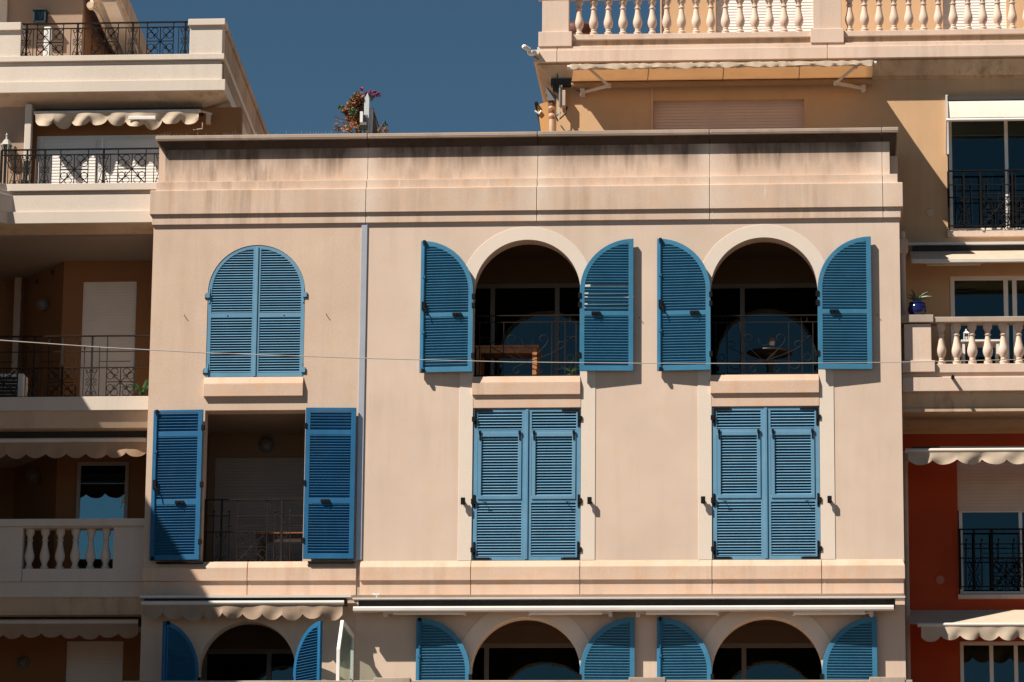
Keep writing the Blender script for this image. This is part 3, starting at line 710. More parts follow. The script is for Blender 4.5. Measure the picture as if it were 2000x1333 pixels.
# sill of the small arched window
m = MB(); s0, s1 = X(398.5, 757), X(592.5, 757); zc = Z(495, 750, -0.06); zb = Z(495, 774, -0.06)
m.frus((s0, s1, -0.06, 0.25, zc), (s0, s1, -0.012, 0.25, zA0s - 0.003)); m.box(s0, s1, -0.06, 0.25, zb, zc); m.build('window_sill', 'sill_stone', B, bevel=0.006)
# pale surrounds of the arches under the awning
for (a0, a1) in (L1, L2):
    c = (a0 + a1) / 2; r = (a1 - a0) / 2 - 0.004; zs = zLt - (a1 - a0) / 2; ro = r + 0.24; n = 36
    out = [(c - ro, zFl), (c - ro, zs)] + [(c + ro * math.cos(math.pi * (1 - i / n)), zs + ro * math.sin(math.pi * (1 - i / n))) for i in range(1, n)] + [(c + ro, zs), (c + ro, zFl)]
    inn = [(c + r, zFl)] + [(c + r * math.cos(math.pi * i / n), zs + r * math.sin(math.pi * i / n)) for i in range(n + 1)] + [(c - r, zFl)]
    MB().prism(out + inn, [], -0.007, 0.03).build('window_surround', 'surround', B, bevel=0.003)

# ---- shutters of the arched windows, folded back
wA = (A1[1] - A1[0]) / 2 - 0.006; hA = Z(830, 471, -0.08) - Z(925, 727, -0.1)
zh = Z(925, 727, -0.1); pa = [(0.085, 0.885), (0.955, 9.0)]
for (a0, a1), bro in ((A1, (20, 21, 24, 25, 28)), (A2, ())):
    shutter(B, a0 + 0.006, -0.115, zh, wA, hA, 1, 183.2, 'blue_open', pa, arch=True, rod=True)
    shutter(B, a1 - 0.006, -0.115, zh, wA, hA, -1, 182.8, 'blue_open', pa, arch=True, broken=bro, label='blue shutter leaf with a few displaced slats' if bro else None)
zh2 = zh - (zA1t - zLt); wl = (L1[1] - L1[0]) / 2 - 0.006
for (a0, a1) in (L1, L2):
    shutter(B, a0 + 0.006, -0.115, zh2, wl, hA + (wl - wA), 1, 183.0, 'blue_open', pa, arch=True, rod=True)
    shutter(B, a1 - 0.006, -0.115, zh2, wl, hA + (wl - wA), -1, 182.8, 'blue_open', pa, arch=True)
# closed arched pair on the narrow bay
w0 = (A0[1] - A0[0]) / 2 - 0.005; h0 = zA0t - 0.006 - zA0s
p0 = [(0.07, Z(499, 621) - zA0s), (Z(499, 612) - zA0s, 9.0)]
shutter(B, A0[0] + 0.004, 0.026, zA0s + 0.004, w0, h0, 1, 0, 'blue_faded', p0, arch=True, single=True, stile=0.06, pitch=0.0405)
shutter(B, A0[1] - 0.004, 0.026, zA0s + 0.004, w0, h0, -1, 0, 'blue_faded', p0, arch=True, single=True, stile=0.06, pitch=0.0405)
MB().box((A0[0] + A0[1]) / 2 - 0.02, (A0[0] + A0[1]) / 2 + 0.02, -0.012, 0.002, zA0s + 0.01, zA0t - 0.03).build('meeting_strip', 'blue_faded', B, bevel=0.004)
# closed tall pairs
for (a0, a1) in (W1, W2):
    ww = (a1 - a0) / 2 - 0.006; hh = zWt - zWb - 0.012
    f = lambda y: Z(1030, y) - zWb
    pn = [(0.06, f(983.5)), (f(970), f(853)), (f(841), hh - 0.055)]
    for s, hx in ((1, a0 + 0.004), (-1, a1 - 0.004)):
        shutter(B, hx, 0.03, zWb + 0.006, ww, hh, s, 0, 'blue_faded', pn, single=True, straps=True, inset=(pn[1][0], pn[1][1]))
    MB().box((a0 + a1) / 2 - 0.022, (a0 + a1) / 2 + 0.022, -0.010, 0.006, zWb + 0.02, zWt - 0.02).build('meeting_strip', 'blue_faded', B, bevel=0.004)
    for zc, xx in ((Z(905, 981), a0 - 0.135), (Z(1151, 980), a1 + 0.14)):
        MB().box(xx - 0.034, xx + 0.034, -0.10, -0.06, zc - 0.055, zc + 0.055).box(xx - 0.018, xx + 0.018, -0.07, -0.004, zc - 0.03, zc + 0.03).build('shutter_catch', 'black_iron', B, bevel=0.006)
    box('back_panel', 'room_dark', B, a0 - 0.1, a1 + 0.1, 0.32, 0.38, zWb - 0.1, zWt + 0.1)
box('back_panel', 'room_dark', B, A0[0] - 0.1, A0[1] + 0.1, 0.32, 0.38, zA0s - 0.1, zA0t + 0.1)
# tall pair folded back beside the balcony door
wd_ = 0.785; hd = Z(350, 803, -0.08) - Z(350, 1096, -0.08); zd = Z(350, 1096, -0.08)
g = lambda y: Z(350, y, -0.08) - zd
pd = [(0.085, g(988)), (g(977), g(855)), (g(845), hd - 0.05)]
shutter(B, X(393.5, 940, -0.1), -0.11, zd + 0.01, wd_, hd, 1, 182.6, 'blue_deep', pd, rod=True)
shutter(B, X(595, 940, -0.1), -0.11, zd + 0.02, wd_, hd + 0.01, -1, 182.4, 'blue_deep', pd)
for a, b in ((300, 396), (596, 692)):
    box('threshold_bar', 'black_iron', B, X(a + 6, 1098, -0.05), X(b, 1098, -0.05), -0.115, -0.012, Z(350, 1100, -0.1) - 0.005, Z(350, 1100, -0.1) + 0.02)
# leaves of the arch in the shaded corner stand out from the wall
wz = (L0[1] - L0[0]) / 2 - 0.006
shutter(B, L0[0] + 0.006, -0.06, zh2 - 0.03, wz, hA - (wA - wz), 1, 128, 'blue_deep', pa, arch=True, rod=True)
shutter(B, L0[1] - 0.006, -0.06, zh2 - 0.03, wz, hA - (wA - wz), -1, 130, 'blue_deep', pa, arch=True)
# wall pins that hold the shutters
for px, py in ((361, 618), (638, 616), (1249, 622), (1713, 616)):
    x, z = P(px, py)
    MB().tube([(x, 0.0, z), (x, -0.045, z + 0.004), (x - 0.003, -0.048, z + 0.014)], 0.006, 5).build('holdback_pin', 'rust', B)

# ---- recesses behind the openings
YG = 2.5
for (a0, a1), posts, py0 in ((A1, (962, 1088), 1030), (A2, (1450, 1610), 1492)):
    zc = Z(py0, 506, YG); zt = Z(py0, 553, YG); x0, x1 = a0 - 0.42, a1 + 0.42; zf = zA1s - 0.06
    wx0, wx1 = x0 + 0.06, x1 - 0.06
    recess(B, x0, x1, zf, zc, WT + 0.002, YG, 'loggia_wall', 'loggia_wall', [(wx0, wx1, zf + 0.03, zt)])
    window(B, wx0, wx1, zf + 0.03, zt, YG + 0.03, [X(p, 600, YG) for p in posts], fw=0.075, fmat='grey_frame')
    ornate_rail(B, a0 - 0.02, a1 + 0.02, zA1s + 0.005, Z(py0, 616, 0.22), 0.22)
for (a0, a1), p, c in ((L1, 950, 1024), (L2, 1453, 1497)):
    zc = Z(c, 1222, YG); zt = Z(c, 1256, YG); x0, x1 = a0 - 0.42, a1 + 0.42
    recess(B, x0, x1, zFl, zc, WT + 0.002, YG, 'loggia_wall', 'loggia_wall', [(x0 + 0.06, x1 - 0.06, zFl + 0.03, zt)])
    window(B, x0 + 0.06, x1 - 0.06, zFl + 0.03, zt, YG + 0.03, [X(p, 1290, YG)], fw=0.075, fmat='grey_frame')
    folds(B, x0 + 0.15, x1 - 0.15, zFl + 0.1, zt - 0.02, YG + 0.42)
zc = Z(483, 1222, YG); x0, x1 = L0[0] - 0.4, L0[1] + 0.4
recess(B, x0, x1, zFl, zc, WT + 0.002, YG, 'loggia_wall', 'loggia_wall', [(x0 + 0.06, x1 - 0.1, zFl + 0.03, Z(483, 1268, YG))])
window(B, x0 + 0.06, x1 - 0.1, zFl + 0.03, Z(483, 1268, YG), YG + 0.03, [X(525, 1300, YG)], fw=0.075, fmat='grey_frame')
# balcony door bay
YD = 2.1; zc = Z(495, 849, YD); x0, x1 = W0[0] - 0.25, W0[1] + 0.25; zbl = Z(495, 893, YD)
recess(B, x0, x1, zW0b - 0.03, zc, WT + 0.002, YD, 'loggia_wall', 'ceiling_white', [(x0 + 0.1, x1 - 0.1, zW0b, zbl)])
blind(B, x0 + 0.06, x1 - 0.06, zW0b - 0.01, zbl + 0.03, YD + 0.05, 'blind_grey', 0.05)
rx = lambda p: X(p, 1040, 0.2)
railing(B, W0[0] - 0.02, W0[1] + 0.02, zW0b + 0.02, Z(495, 975, 0.2), 0.2, [rx(492)], [rx(432), rx(551)], 'brown_iron', pat=(0.0, 0.49), starw=0.47, scrw=0.12, extra=[rx(432), rx(551)], r=0.006, posts=(rx(401), rx(550)))
# lower balcony in front of the arches
YBp = -2.1; zr = Z(1000, 1329.5, YBp)
box('balcony_slab', 'cast_stone', B, xL - 0.02, xR + 0.04, YBp - 0.05, -0.002, zFl - 0.25, zFl - 0.02)
MB().box(xL, xR, YBp, YBp + 0.2, zFl - 0.02, zr - 0.1).build('balcony_parapet', 'cast_stone', B)
cuts = [xL, X(690, 1329, YBp), X(1265, 1329, YBp), xR + 0.04]
for a, b in zip(cuts[:-1], cuts[1:]): box('parapet_cap', 'coping_stone', B, a + 0.006, b - 0.006, YBp - 0.03, YBp + 0.24, zr - 0.1, zr, 0.01)
for p0_, p1_ in ((730, 802), (1228, 1300), (1698, 1768)): box('parapet_block', 'coping_stone', B, X(p0_, 1328, YBp), X(p1_, 1328, YBp), YBp - 0.045, YBp + 0.25, zr - 0.12, zr + 0.04, 0.01)

# ================================================================== AWNINGS OF THE MAIN BUILDING
ya = -0.33
AW = thing('awning', 'tan scalloped awning rolled in over the shaded arch of the beige building', 'awning', (X(470, 1165), 0, Z(470, 1165)))
a, b = X(273, 1165, ya), X(690, 1165, ya)
box('flashing', 'bar_metal', AW, a, b - 0.03, ya - 0.03, -0.038, Z(470, 1167.5, ya - 0.03), Z(470, 1163, ya - 0.03))
box('cassette', 'cassette_dark', AW, a + 0.06, b - 0.12, ya + 0.06, -0.04, Z(470, 1180, ya), Z(470, 1168, ya))
a, b = X(276, 1178, ya), X(672, 1178, ya)
MB().tube([(a, ya, Z(470, 1178, ya)), (b, ya, Z(470, 1178, ya))], 0.036, 10).build('front_bar', 'bar_metal', AW, smooth=True)
valance(AW, a + 0.03, b - 0.02, Z(470, 1181, ya), Z(470, 1211.5, ya), ya - 0.012, 'awning_dusty', 0.325, 0.085, 0.022, 5, crumple=0.022)
AW = thing('awning', 'long pale retracted awning bar running over the two lower arches', 'awning', (X(1230, 1168), 0, Z(1230, 1168)))
a, b = X(689, 1168, ya), X(1768, 1170, ya)
box('flashing', 'bar_metal', AW, a, b, ya - 0.03, -0.038, Z(1230, 1169.5, ya - 0.03), Z(1230, 1166, ya - 0.03))
box('cassette', 'cassette_dark', AW, a + 0.08, b - 0.15, ya + 0.07, -0.04, Z(1230, 1186, ya), Z(1230, 1170.5, ya))
a, b = X(690, 1188, ya), X(1746, 1188, ya)
MB().prism([(ya - 0.04, Z(1230, 1193, ya)), (ya + 0.05, Z(1230, 1193, ya) - 0.01), (ya + 0.05, Z(1230, 1184, ya)), (ya - 0.01, Z(1230, 1183.5, ya)), (ya - 0.04, Z(1230, 1187, ya))], [], a, b, 'yz').build('front_bar', 'bar_metal', AW, bevel=0.006)
for p0_, p1_, br in ((768, 908, 752), (1034, 1176, 1192), (1262, 1402, 1246), (1550, 1690, 1702)):
    z0 = Z(p0_, 1201.5, -0.2); x0, x1 = X(p0_, 1196, -0.2), X(p1_, 1196, -0.2); xb = X(br, 1196, -0.2)
    m = MB().box(x0, x1, -0.26, -0.19, z0, z0 + 0.075); o = m.build('folding_arm', 'plastic_white', AW, bevel=0.012)
    near = x0 if br < p0_ else x1; far = x1 if br < p0_ else x0
    MB().box(min(near, xb), max(near, xb), -0.22, -0.18, z0 + 0.015, z0 + 0.045).box(xb - 0.03, xb + 0.03, -0.24, -0.03, z0 - 0.01, z0 + 0.06).box(xb - 0.012, xb + 0.012, -0.245, -0.22, z0 - 0.04, z0 + 0.0).build('arm_bracket', 'bar_metal', o)
    MB().box(far - 0.02, far + 0.02, -0.24, -0.16, z0 - 0.008, z0 + 0.08).build('arm_joint', 'bar_metal', o)

# glass screen between the two balconies
xg = X(660, 1300, -1.85); DV = thing('balcony_divider', 'frosted glass screen in a white frame standing at the pale joint strip', 'divider', (xg, -0.9, zFl))
zt_ = Z(664, 1213, -1.35); prof = [(-0.02, zFl), (-1.85, zFl), (-1.85, zt_ - 0.50), (-1.42, zt_), (-0.02, zt_)]
inn = [(-0.07, zFl + 0.05), (-1.79, zFl + 0.05), (-1.79, zt_ - 0.52), (-1.40, zt_ - 0.06), (-0.07, zt_ - 0.06)]
MB().prism(prof, [inn], xg - 0.025, xg + 0.025, 'yz').build('frame', 'white_frame', DV, bevel=0.005)
MB().prism([(p[0], p[1]) for p in ((-0.06, zFl + 0.04), (-1.80, zFl + 0.04), (-1.80, zt_ - 0.515), (-1.405, zt_ - 0.05), (-0.06, zt_ - 0.05))], [], xg - 0.006, xg + 0.006, 'yz').build('pane', 'glass_frosted', DV)
# furniture glimpsed in the recesses
zf = zA1s - 0.06; T = thing('wooden_table', 'orange brown wooden table behind the railing of the first arched window', 'table', (X(990, 720, 0.75), 0.75, zf))
a, b = X(930, 700, 0.75), X(1054, 700, 0.75); zt_ = Z(990, 683, 0.75); tm = MB().box(a, b, 0.45, 1.25, zt_ - 0.035, zt_).build('tabletop', 'wood', T)
for x in (a + 0.06, b - 0.06):
    for y in (0.5, 1.2): box('leg', 'wood', T, x - 0.035, x + 0.035, y - 0.035, y + 0.035, zf, zt_ - 0.036)
MB().box(a + 0.1, b - 0.1, 0.475, 0.50, zt_ - 0.12, zt_ - 0.037).build('apron', 'wood', T)
T = thing('round_table', 'dark round pedestal table behind the railing of the second arched window', 'table', (X(1503, 730, 0.9), 0.9, zf))
zt_ = Z(1503, 689, 0.9); xc = X(1503, 689, 0.9)
MB().lathe([(0.001, zt_ - 0.03), (0.35, zt_ - 0.03), (0.365, zt_ - 0.015), (0.36, zt_), (0.001, zt_)], (xc, 0.9, 0), 32).build('tabletop', 'dark_wood', T, smooth=True)
MB().lathe([(0.22, zf), (0.22, zf + 0.03), (0.05, zf + 0.06), (0.04, zf + 0.3), (0.07, zt_ - 0.1), (0.12, zt_ - 0.031)], (xc, 0.9, 0), 14).build('pedestal', 'dark_wood', T, smooth=True)
T = thing('tin', 'small red and white patterned tin on the round pedestal table', 'tin', (X(1508, 680, 0.9), 0.9, zt_))
MB().lathe([(0.035, zt_), (0.02, zt_ + 0.02), (0.02, zt_ + 0.07), (0.055, zt_ + 0.075), (0.055, zt_ + 0.2), (0.058, zt_ + 0.2), (0.058, zt_ + 0.215), (0.03, zt_ + 0.23)], (xc + 0.04, 0.9, 0), 12).build('body', 'terracotta', T, smooth=True)
MB().box(xc - 0.0, xc + 0.08, 0.9 - 0.061, 0.9 - 0.05, zt_ + 0.10, zt_ + 0.17).build('print', 'plastic_white', T)
def pot_plant(name, label, cat, x, y, z, r, h, mat_pot, leafmat, n, ll, arch=0.6, w=0.012, seed=1, prof=None, group=None):
    rnd = random.Random(seed); T = thing(name, label, cat, (x, y, z), group)
    pr = prof or [(0.70, 0), (0.85, 0.5), (0.95, 0.85), (1.06, 0.86), (1.06, 1.0), (0.9, 1.0), (0.86, 0.9)]
    MB().lathe([(a * r, z + b * h) for a, b in pr], (x, y, 0), 18).build('pot', mat_pot, T, smooth=True)
    m = MB()
    for i in range(n):
        a = rnd.uniform(0, 6.28); l = ll * rnd.uniform(0.6, 1.1); k = arch * rnd.uniform(0.5, 1.4); pts = []
        for j in range(6):
            t = j / 5; out = l * t * (0.25 + k * t); up = l * t * (1.15 - k * t)
            pts.append((x + math.cos(a) * out, y + math.sin(a) * out, z + h * 0.9 + up))
        m.tube(pts, [w * q for q in (1, 1.15, 1.0, 0.8, 0.5, 0.1)], 4)
    m.build('leaves', leafmat, T)
    return T
pot_plant('potted_plant', 'small terracotta pot of grassy leaves in the right corner of the first arch', 'plant', X(1118, 730, 0.5), 0.5, zf, 0.10, 0.17, 'terracotta', 'leaf_green', 16, 0.24, 0.4, 0.008, 3)
pot_plant('potted_plant', 'tiny terracotta pot left of the grassy pot inside the first arch', 'plant', X(1100, 730, 0.62), 0.62, zf, 0.08, 0.14, 'terracotta', 'leaf_green', 9, 0.16, 0.5, 0.008, 4)
T = thing('garden_table', 'dark slatted table behind the railing of the open balcony door', 'table', (X(555, 1090, 0.9), 0.9, zW0b))
a, b = X(500, 1050, 0.9), X(612, 1050, 0.9); zt_ = Z(550, 1045, 0.9)
for i in range(5): box('slat', 'terracotta' if i == 0 else 'dark_wood', T, a, b, 0.62 + i * 0.13, 0.73 + i * 0.13, zt_ - 0.025, zt_)
box('apron', 'dark_wood', T, a + 0.03, b - 0.03, 0.66, 0.69, zt_ - 0.16, zt_ - 0.026)
for x in (a + 0.09, b - 0.09):
    for y in (0.7, 1.15): box('leg', 'dark_wood', T, x - 0.03, x + 0.03, y - 0.03, y + 0.03, zW0b - 0.03, zt_ - 0.026)
def globe_lamp(label, x, y, z, r, mat='frosted'):
    T = thing('wall_lamp', label, 'lamp', (x, y, z))
    MB().lathe([(0.001, 0.0), (r * 0.9, 0.0), (r, -0.02), (r, -0.05), (r * 0.93, -0.055)], (x, y, z), 24, 'y').build('base', 'sheet_grey' if mat == 'frosted' else mat, T, smooth=True)
    MB().lathe([(r * 0.92, -0.05), (r * 0.8, -0.085), (r * 0.5, -0.115), (0.002, -0.125)], (x, y, z), 24, 'y').build('glass_cover', mat, T, smooth=True)
globe_lamp('round bulkhead lamp on the wall inside the open balcony door', X(521, 871, YD), YD - 0.002, Z(521, 871, YD), 0.145)

# ================================================================== RIGHT BUILDING (ochre, balustrades)
YR = 1.6
xr0 = X(1087, 200, YR); xr1 = X(2190, 300, YR); xrl = xR + 0.012
zSlabB = Z(1800, 112, 1.28); zSlabT = Z(1800, 80, 1.28); zSlabM = Z(1800, 89, 1.28)
zFrB = Z(1800, 147, 1.5)
D = thing('apartment_building', 'ochre building with stone balustrades and a rooftop terrace at the right edge', 'building', (X(1900, 600, YR), YR + 1, 0))
zMr = zPB - 0.2                                        # just under the parapet of the neighbour
bl = R(1276, 195, 1571, 290, YR); wn = (X(1851, 320, YR), X(2060, 320, YR), Z(1900, 450, YR), Z(1900, 193, YR))
zBal = Z(1880, 800, 0.2)
w2 = (X(1855, 580, YR), X(2120, 580, YR), Z(1900, 725, YR), Z(1900, 538, YR))
MB().prism([(xrl, zBal - 0.1), (xr1, zBal - 0.1), (xr1, zSlabB), (xr0, zSlabB), (xr0, zMr), (xrl, zMr)], [rect_pts(bl[0], bl[1], Z(1400, 290, YR), bl[3]), rect_pts(*wn), rect_pts(*w2)], YR, YR + 0.25).build('wall', 'right_wall', D)
w3 = (X(1871, 1030, YR), X(2080, 1030, YR), Z(1930, 1160, YR), Z(1930, 900, YR))
w4 = (X(1874, 1300, YR), X(2080, 1300, YR), Z(1930, 1520, YR), Z(1930, 1252, YR))
MB().prism(rect_pts(xrl, xr1, 0, zBal - 0.1), [rect_pts(*w3), rect_pts(*w4)], YR, YR + 0.25).build('wall', 'right_red', D)
MB().box(xr0, xr0 + 0.25, YR + 0.25, 9, zMr, zSlabB).box(xr1 - 0.25, xr1, YR + 0.25, 9, 0, zSlabB).box(xrl, xrl + 0.2, YR + 0.25, 9, 0, zMr).build('shell_wall', 'right_wall', D)
# terrace slab with moulded edge in pieces
xs0 = X(1043, 100, 1.28); cut = [xs0, X(1088, 100, 1.28), X(1616, 100, 1.28), xr1]
for i in range(3):
    a, b = cut[i] + (0.004 if i else 0), cut[i + 1] - (0.004 if i < 2 else 0); e = 0.05 if i == 0 else 0
    MB().box(a, b, 1.28, 9, zSlabB, zSlabM).box(a + e, b, 1.33, 9, zSlabM, zSlabT).build('terrace_slab', 'right_stone', D, bevel=0.006)
m = MB(); m.frus((xr0 - 0.03, xr1, YR - 0.10, 9, zFrB), (xs0 + 0.08, xr1, 1.34, 9, zSlabB - 0.03)); m.box(xs0 + 0.05, xr1, 1.36, 9, zSlabB - 0.03, zSlabB)
m.box(xr0 - 0.02, xr1, YR - 0.04, 9, zFrB - 0.04, zFrB); m.build('frieze', 'right_frieze', D)
# terrace balustrade
yb_ = 1.46
zP0 = zSlabT - 0.002; zP1 = Z(1500, 66, yb_); bh = 0.63
zP2 = Z(1500, 76.5, yb_)
MB().box(X(1113, 70, yb_), X(1586, 70, yb_), yb_ - 0.045, yb_ + 0.06, zP0, zP2).build('plinth_base', 'right_frieze', D); MB().box(X(1646, 70, yb_), xr1, yb_ - 0.045, yb_ + 0.06, zP0, zP2).build('plinth_base', 'right_frieze', D)
zP0 = zP2
BL = MB().box(X(1113, 70, yb_), X(1586, 70, yb_), yb_ - 0.09, yb_ + 0.09, zP0, zP1).box(X(1646, 70, yb_), xr1, yb_ - 0.09, yb_ + 0.09, zP0, zP1).build('balustrade', 'right_stone', D, bevel=0.006)
MB().box(X(1113, 0, yb_), X(1586, 0, yb_), yb_ - 0.10, yb_ + 0.10, zP1 + bh, zP1 + bh + 0.1).box(X(1646, 0, yb_), xr1, yb_ - 0.10, yb_ + 0.10, zP1 + bh, zP1 + bh + 0.1).build('hand_rail', 'right_stone', BL, bevel=0.01)
balusters(BL, 'right_stone', [X(1131 + 28.6 * i, 40, yb_) for i in range(16)] + [X(1659.5 + 28.9 * i, 40, yb_) for i in range(15)], zP1, zP1 + bh, yb_)
for a, b, c, d in ((1060, 1112, 1053, 1118), (1588, 1643, 1583, 1648)):
    zb = Z(a, 82 if a < 1200 else 76, yb_ - 0.13); zm = Z(a, 63 if a < 1200 else 57, yb_ - 0.13)
    MB().box(X(a, 30, yb_), X(b, 30, yb_), yb_ - 0.12, yb_ + 0.12, zb, zP1 + bh + 0.02).build('pier', 'right_stone', D, bevel=0.006)
    MB().box(X(c, 70, yb_), X(d, 70, yb_), yb_ - 0.15, yb_ + 0.15, zSlabT, zm).build('pier_base', 'right_stone', D, bevel=0.008)
    MB().box(X(c - 2, -20, yb_), X(d + 2, -20, yb_), yb_ - 0.16, yb_ + 0.16, zP1 + bh + 0.02, zP1 + bh + 0.14).build('pier_cap', 'right_stone', D, bevel=0.008)
# set-back top storey behind the terrace
yt = 3.2; xt0 = X(1293, 40, yt); zt0 = zSlabT - 0.02
b1 = (X(1398, 40, yt), X(1592, 40, yt)); b2 = (X(1842, 40, yt), X(1966, 40, yt))
MB().prism(rect_pts(xt0, xr1, zt0, zt0 + 3.2), [rect_pts(b1[0], b1[1], zt0 + 0.05, zt0 + 2.3), rect_pts(b2[0], b2[1], zt0 + 0.05, zt0 + 2.3)], yt, yt + 0.25).build('wall', 'right_wall', D)
MB().box(xt0, xt0 + 0.25, yt + 0.25, 8, zt0, zt0 + 3.2).build('shell_wall', 'right_wall', D)
for a, b in (b1, b2): blind(D, a - 0.02, b + 0.02, zt0 + 0.04, zt0 + 2.32, yt + 0.1, 'blind_white', 0.05)
box('corner_strip', 'right_frieze', D, xt0 - 0.03, xt0 - 0.004, yt - 0.03, yt + 0.1, zt0, zt0 + 3.1)
MB().lathe([(0.001, 0.25), (0.16, 0.24), (0.27, 0.17), (0.30, 0.05), (0.28, 0)], (X(1128, 66, 2.4), 2.4, Z(1128, 74, 2.4)), 16).build('roof_vent', 'red_brown', D, smooth=True)
# blind under the big awning
blind(D, bl[0] - 0.01, bl[1] + 0.01, Z(1400, 288, YR), bl[3] + 0.02, YR + 0.12, 'blind_tan', 0.05)
box('conduit', 'right_stone', D, X(1272.5, 205, YR), X(1275, 205, YR), YR - 0.02, YR - 0.002, Z(1273, 290, YR), Z(1273, 167, YR))
# window with the small white awning
window(D, wn[0] + 0.02, wn[1], wn[2], wn[3], YR + 0.08, [X(1967, 340, YR)], fw=0.055, gmat='glass_dark')
box('window_sill', 'right_stone', D, wn[0] - 0.03, wn[1] + 0.05, YR - 0.06, YR + 0.2, Z(1900, 463, YR - 0.05), Z(1900, 451, YR - 0.05), 0.006)
qx = lambda p: X(p, 400, YR - 0.08)
railing(D, wn[0] + 0.01, wn[1], Z(1900, 443, YR - 0.08), Z(1900, 333, YR - 0.08), YR - 0.08, [qx(1944), qx(2010)], [qx(1883), qx(1978)], pat=(0.0, 0.52), starw=0.42, scrw=0.12, extra=[qx(1883), qx(1944)], posts=(qx(1916), qx(1853)), r=0.008)
# balcony
yk = 0.14; x0 = xR + 0.015
za, zb, zc_ = Z(1880, 727, yk), Z(1880, 737, yk), Z(1880, 764, yk)
box('balcony_slab', 'right_stone', D, x0, xr1, yk, YR, zc_, zb, 0.006); box('balcony_lip', 'right_stone', D, x0, xr1, yk + 0.06, YR, zb - 0.003, za, 0.005)
zk = Z(1880, 797, yk + 0.10); m = MB().frus((x0, xr1, yk + 0.16, YR, zk), (x0, xr1, yk + 0.07, YR, zc_ - 0.035)); m.box(x0, xr1, yk + 0.05, YR, zc_ - 0.035, zc_ - 0.002); m.box(x0, xr1, yk + 0.13, YR, zk - 0.05, zk)
m.build('balcony_frieze', 'right_frieze', D)
zq0, zq1, zq2, zq3 = Z(1880, 722.5, yk), Z(1880, 710, yk), Z(1880, 631, yk), Z(1880, 619, yk)
BB = MB().box(X(1826, 716, yk), xr1, yk + 0.03, yk + 0.21, za, zq1).build('balustrade', 'right_stone', D, bevel=0.006)
MB().box(X(1823, 620, yk), xr1, yk - 0.01, yk + 0.24, zq2 + 0.01, zq3).build('hand_rail', 'coping_stone', BB, bevel=0.01)
balusters(BB, 'right_stone', [X(1838 + 30.4 * i, 670, yk + 0.12) for i in range(10)], zq1, zq2 + 0.012, yk + 0.12)
MB().box(X(1766, 670, yk), X(1819, 670, yk), yk + 0.0, yk + 0.26, Z(1790, 705, yk), Z(1790, 633, yk)).build('pier', 'right_stone', D, bevel=0.006)
MB().box(X(1762, 716, yk), X(1826, 716, yk), yk - 0.03, yk + 0.28, za, Z(1790, 705, yk)).build('pier_base', 'right_stone', D, bevel=0.006)
MB().box(X(1759, 624, yk), X(1823, 624, yk), yk - 0.04, yk + 0.30, Z(1790, 631, yk), Z(1790, 616, yk)).build('pier_cap', 'coping_stone', D, bevel=0.008)
x, z = P(1860.5, 738, yk); MB().tube([(x, yk + 0.1, z), (x, yk - 0.12, z - 0.01)], 0.026, 10).build('drain_spout', 'black_iron', D, smooth=True)
window(D, w2[0] + 0.01, w2[1], w2[2], w2[3], YR + 0.06, [X(1965, 580, YR), X(1982, 580, YR)], fw=0.07, gmat='glass_dark')
# lower windows
blind(D, w3[0] - 0.01, w3[1] + 0.01, Z(1930, 996, YR), w3[3] + 0.02, YR + 0.06, 'blind_tan', 0.052)
window(D, w3[0] + 0.02, w3[1], w3[2], Z(1930, 992, YR), YR + 0.10, [X(1995, 1080, YR)], fw=0.055, gmat='glass_dark')
box('window_sill', 'right_stone', D, w3[0] - 0.02, w3[1] + 0.05, YR - 0.07, YR + 0.2, Z(1930, 1170, YR - 0.05), Z(1930, 1161.5, YR - 0.05), 0.006)
qx = lambda p: X(p, 1100, YR - 0.08)
railing(D, w3[0] - 0.01, w3[1], Z(1930, 1148, YR - 0.08), Z(1930, 1033, YR - 0.08), YR - 0.08, [qx(1966), qx(2040)], [qx(1903), qx(1999)], pat=(0.0, 0.50), starw=0.42, scrw=0.12, extra=[qx(1903), qx(1966)], posts=(qx(1937), qx(1875)), r=0.008)
window(D, w4[0] + 0.01, w4[1], w4[2], w4[3], YR + 0.06, [X(1937, 1300, YR), X(1985, 1300, YR)], fw=0.06, gmat='glass_dark')
folds(D, w4[0] + 0.1, w4[1] - 0.1, w4[2] + 0.1, w4[3] - 0.05, YR + 0.35)
folds(D, X(1915, 350, YR), X(1942, 350, YR), wn[2] + 0.1, Z(1930, 300, YR), YR + 0.5); folds(D, X(1950, 350, YR), X(1962, 350, YR), wn[2] + 0.1, Z(1955, 360, YR), YR + 0.45)
for px, py, r_, mt in ((1817, 416, 0.066, 'disc_ochre'), (1836, 833 + 300, 0.07, 'disc_red')):
    if py > 1000: py = 1133
    x, z = P(px, py, YR); MB().lathe([(0.001, 0.004), (r_, 0.004), (r_, -0.008), (r_ * 0.9, -0.014), (0.001, -0.015)], (x, YR - 0.005, z), 20, 'y').build('junction_cover', mt, D, smooth=True)
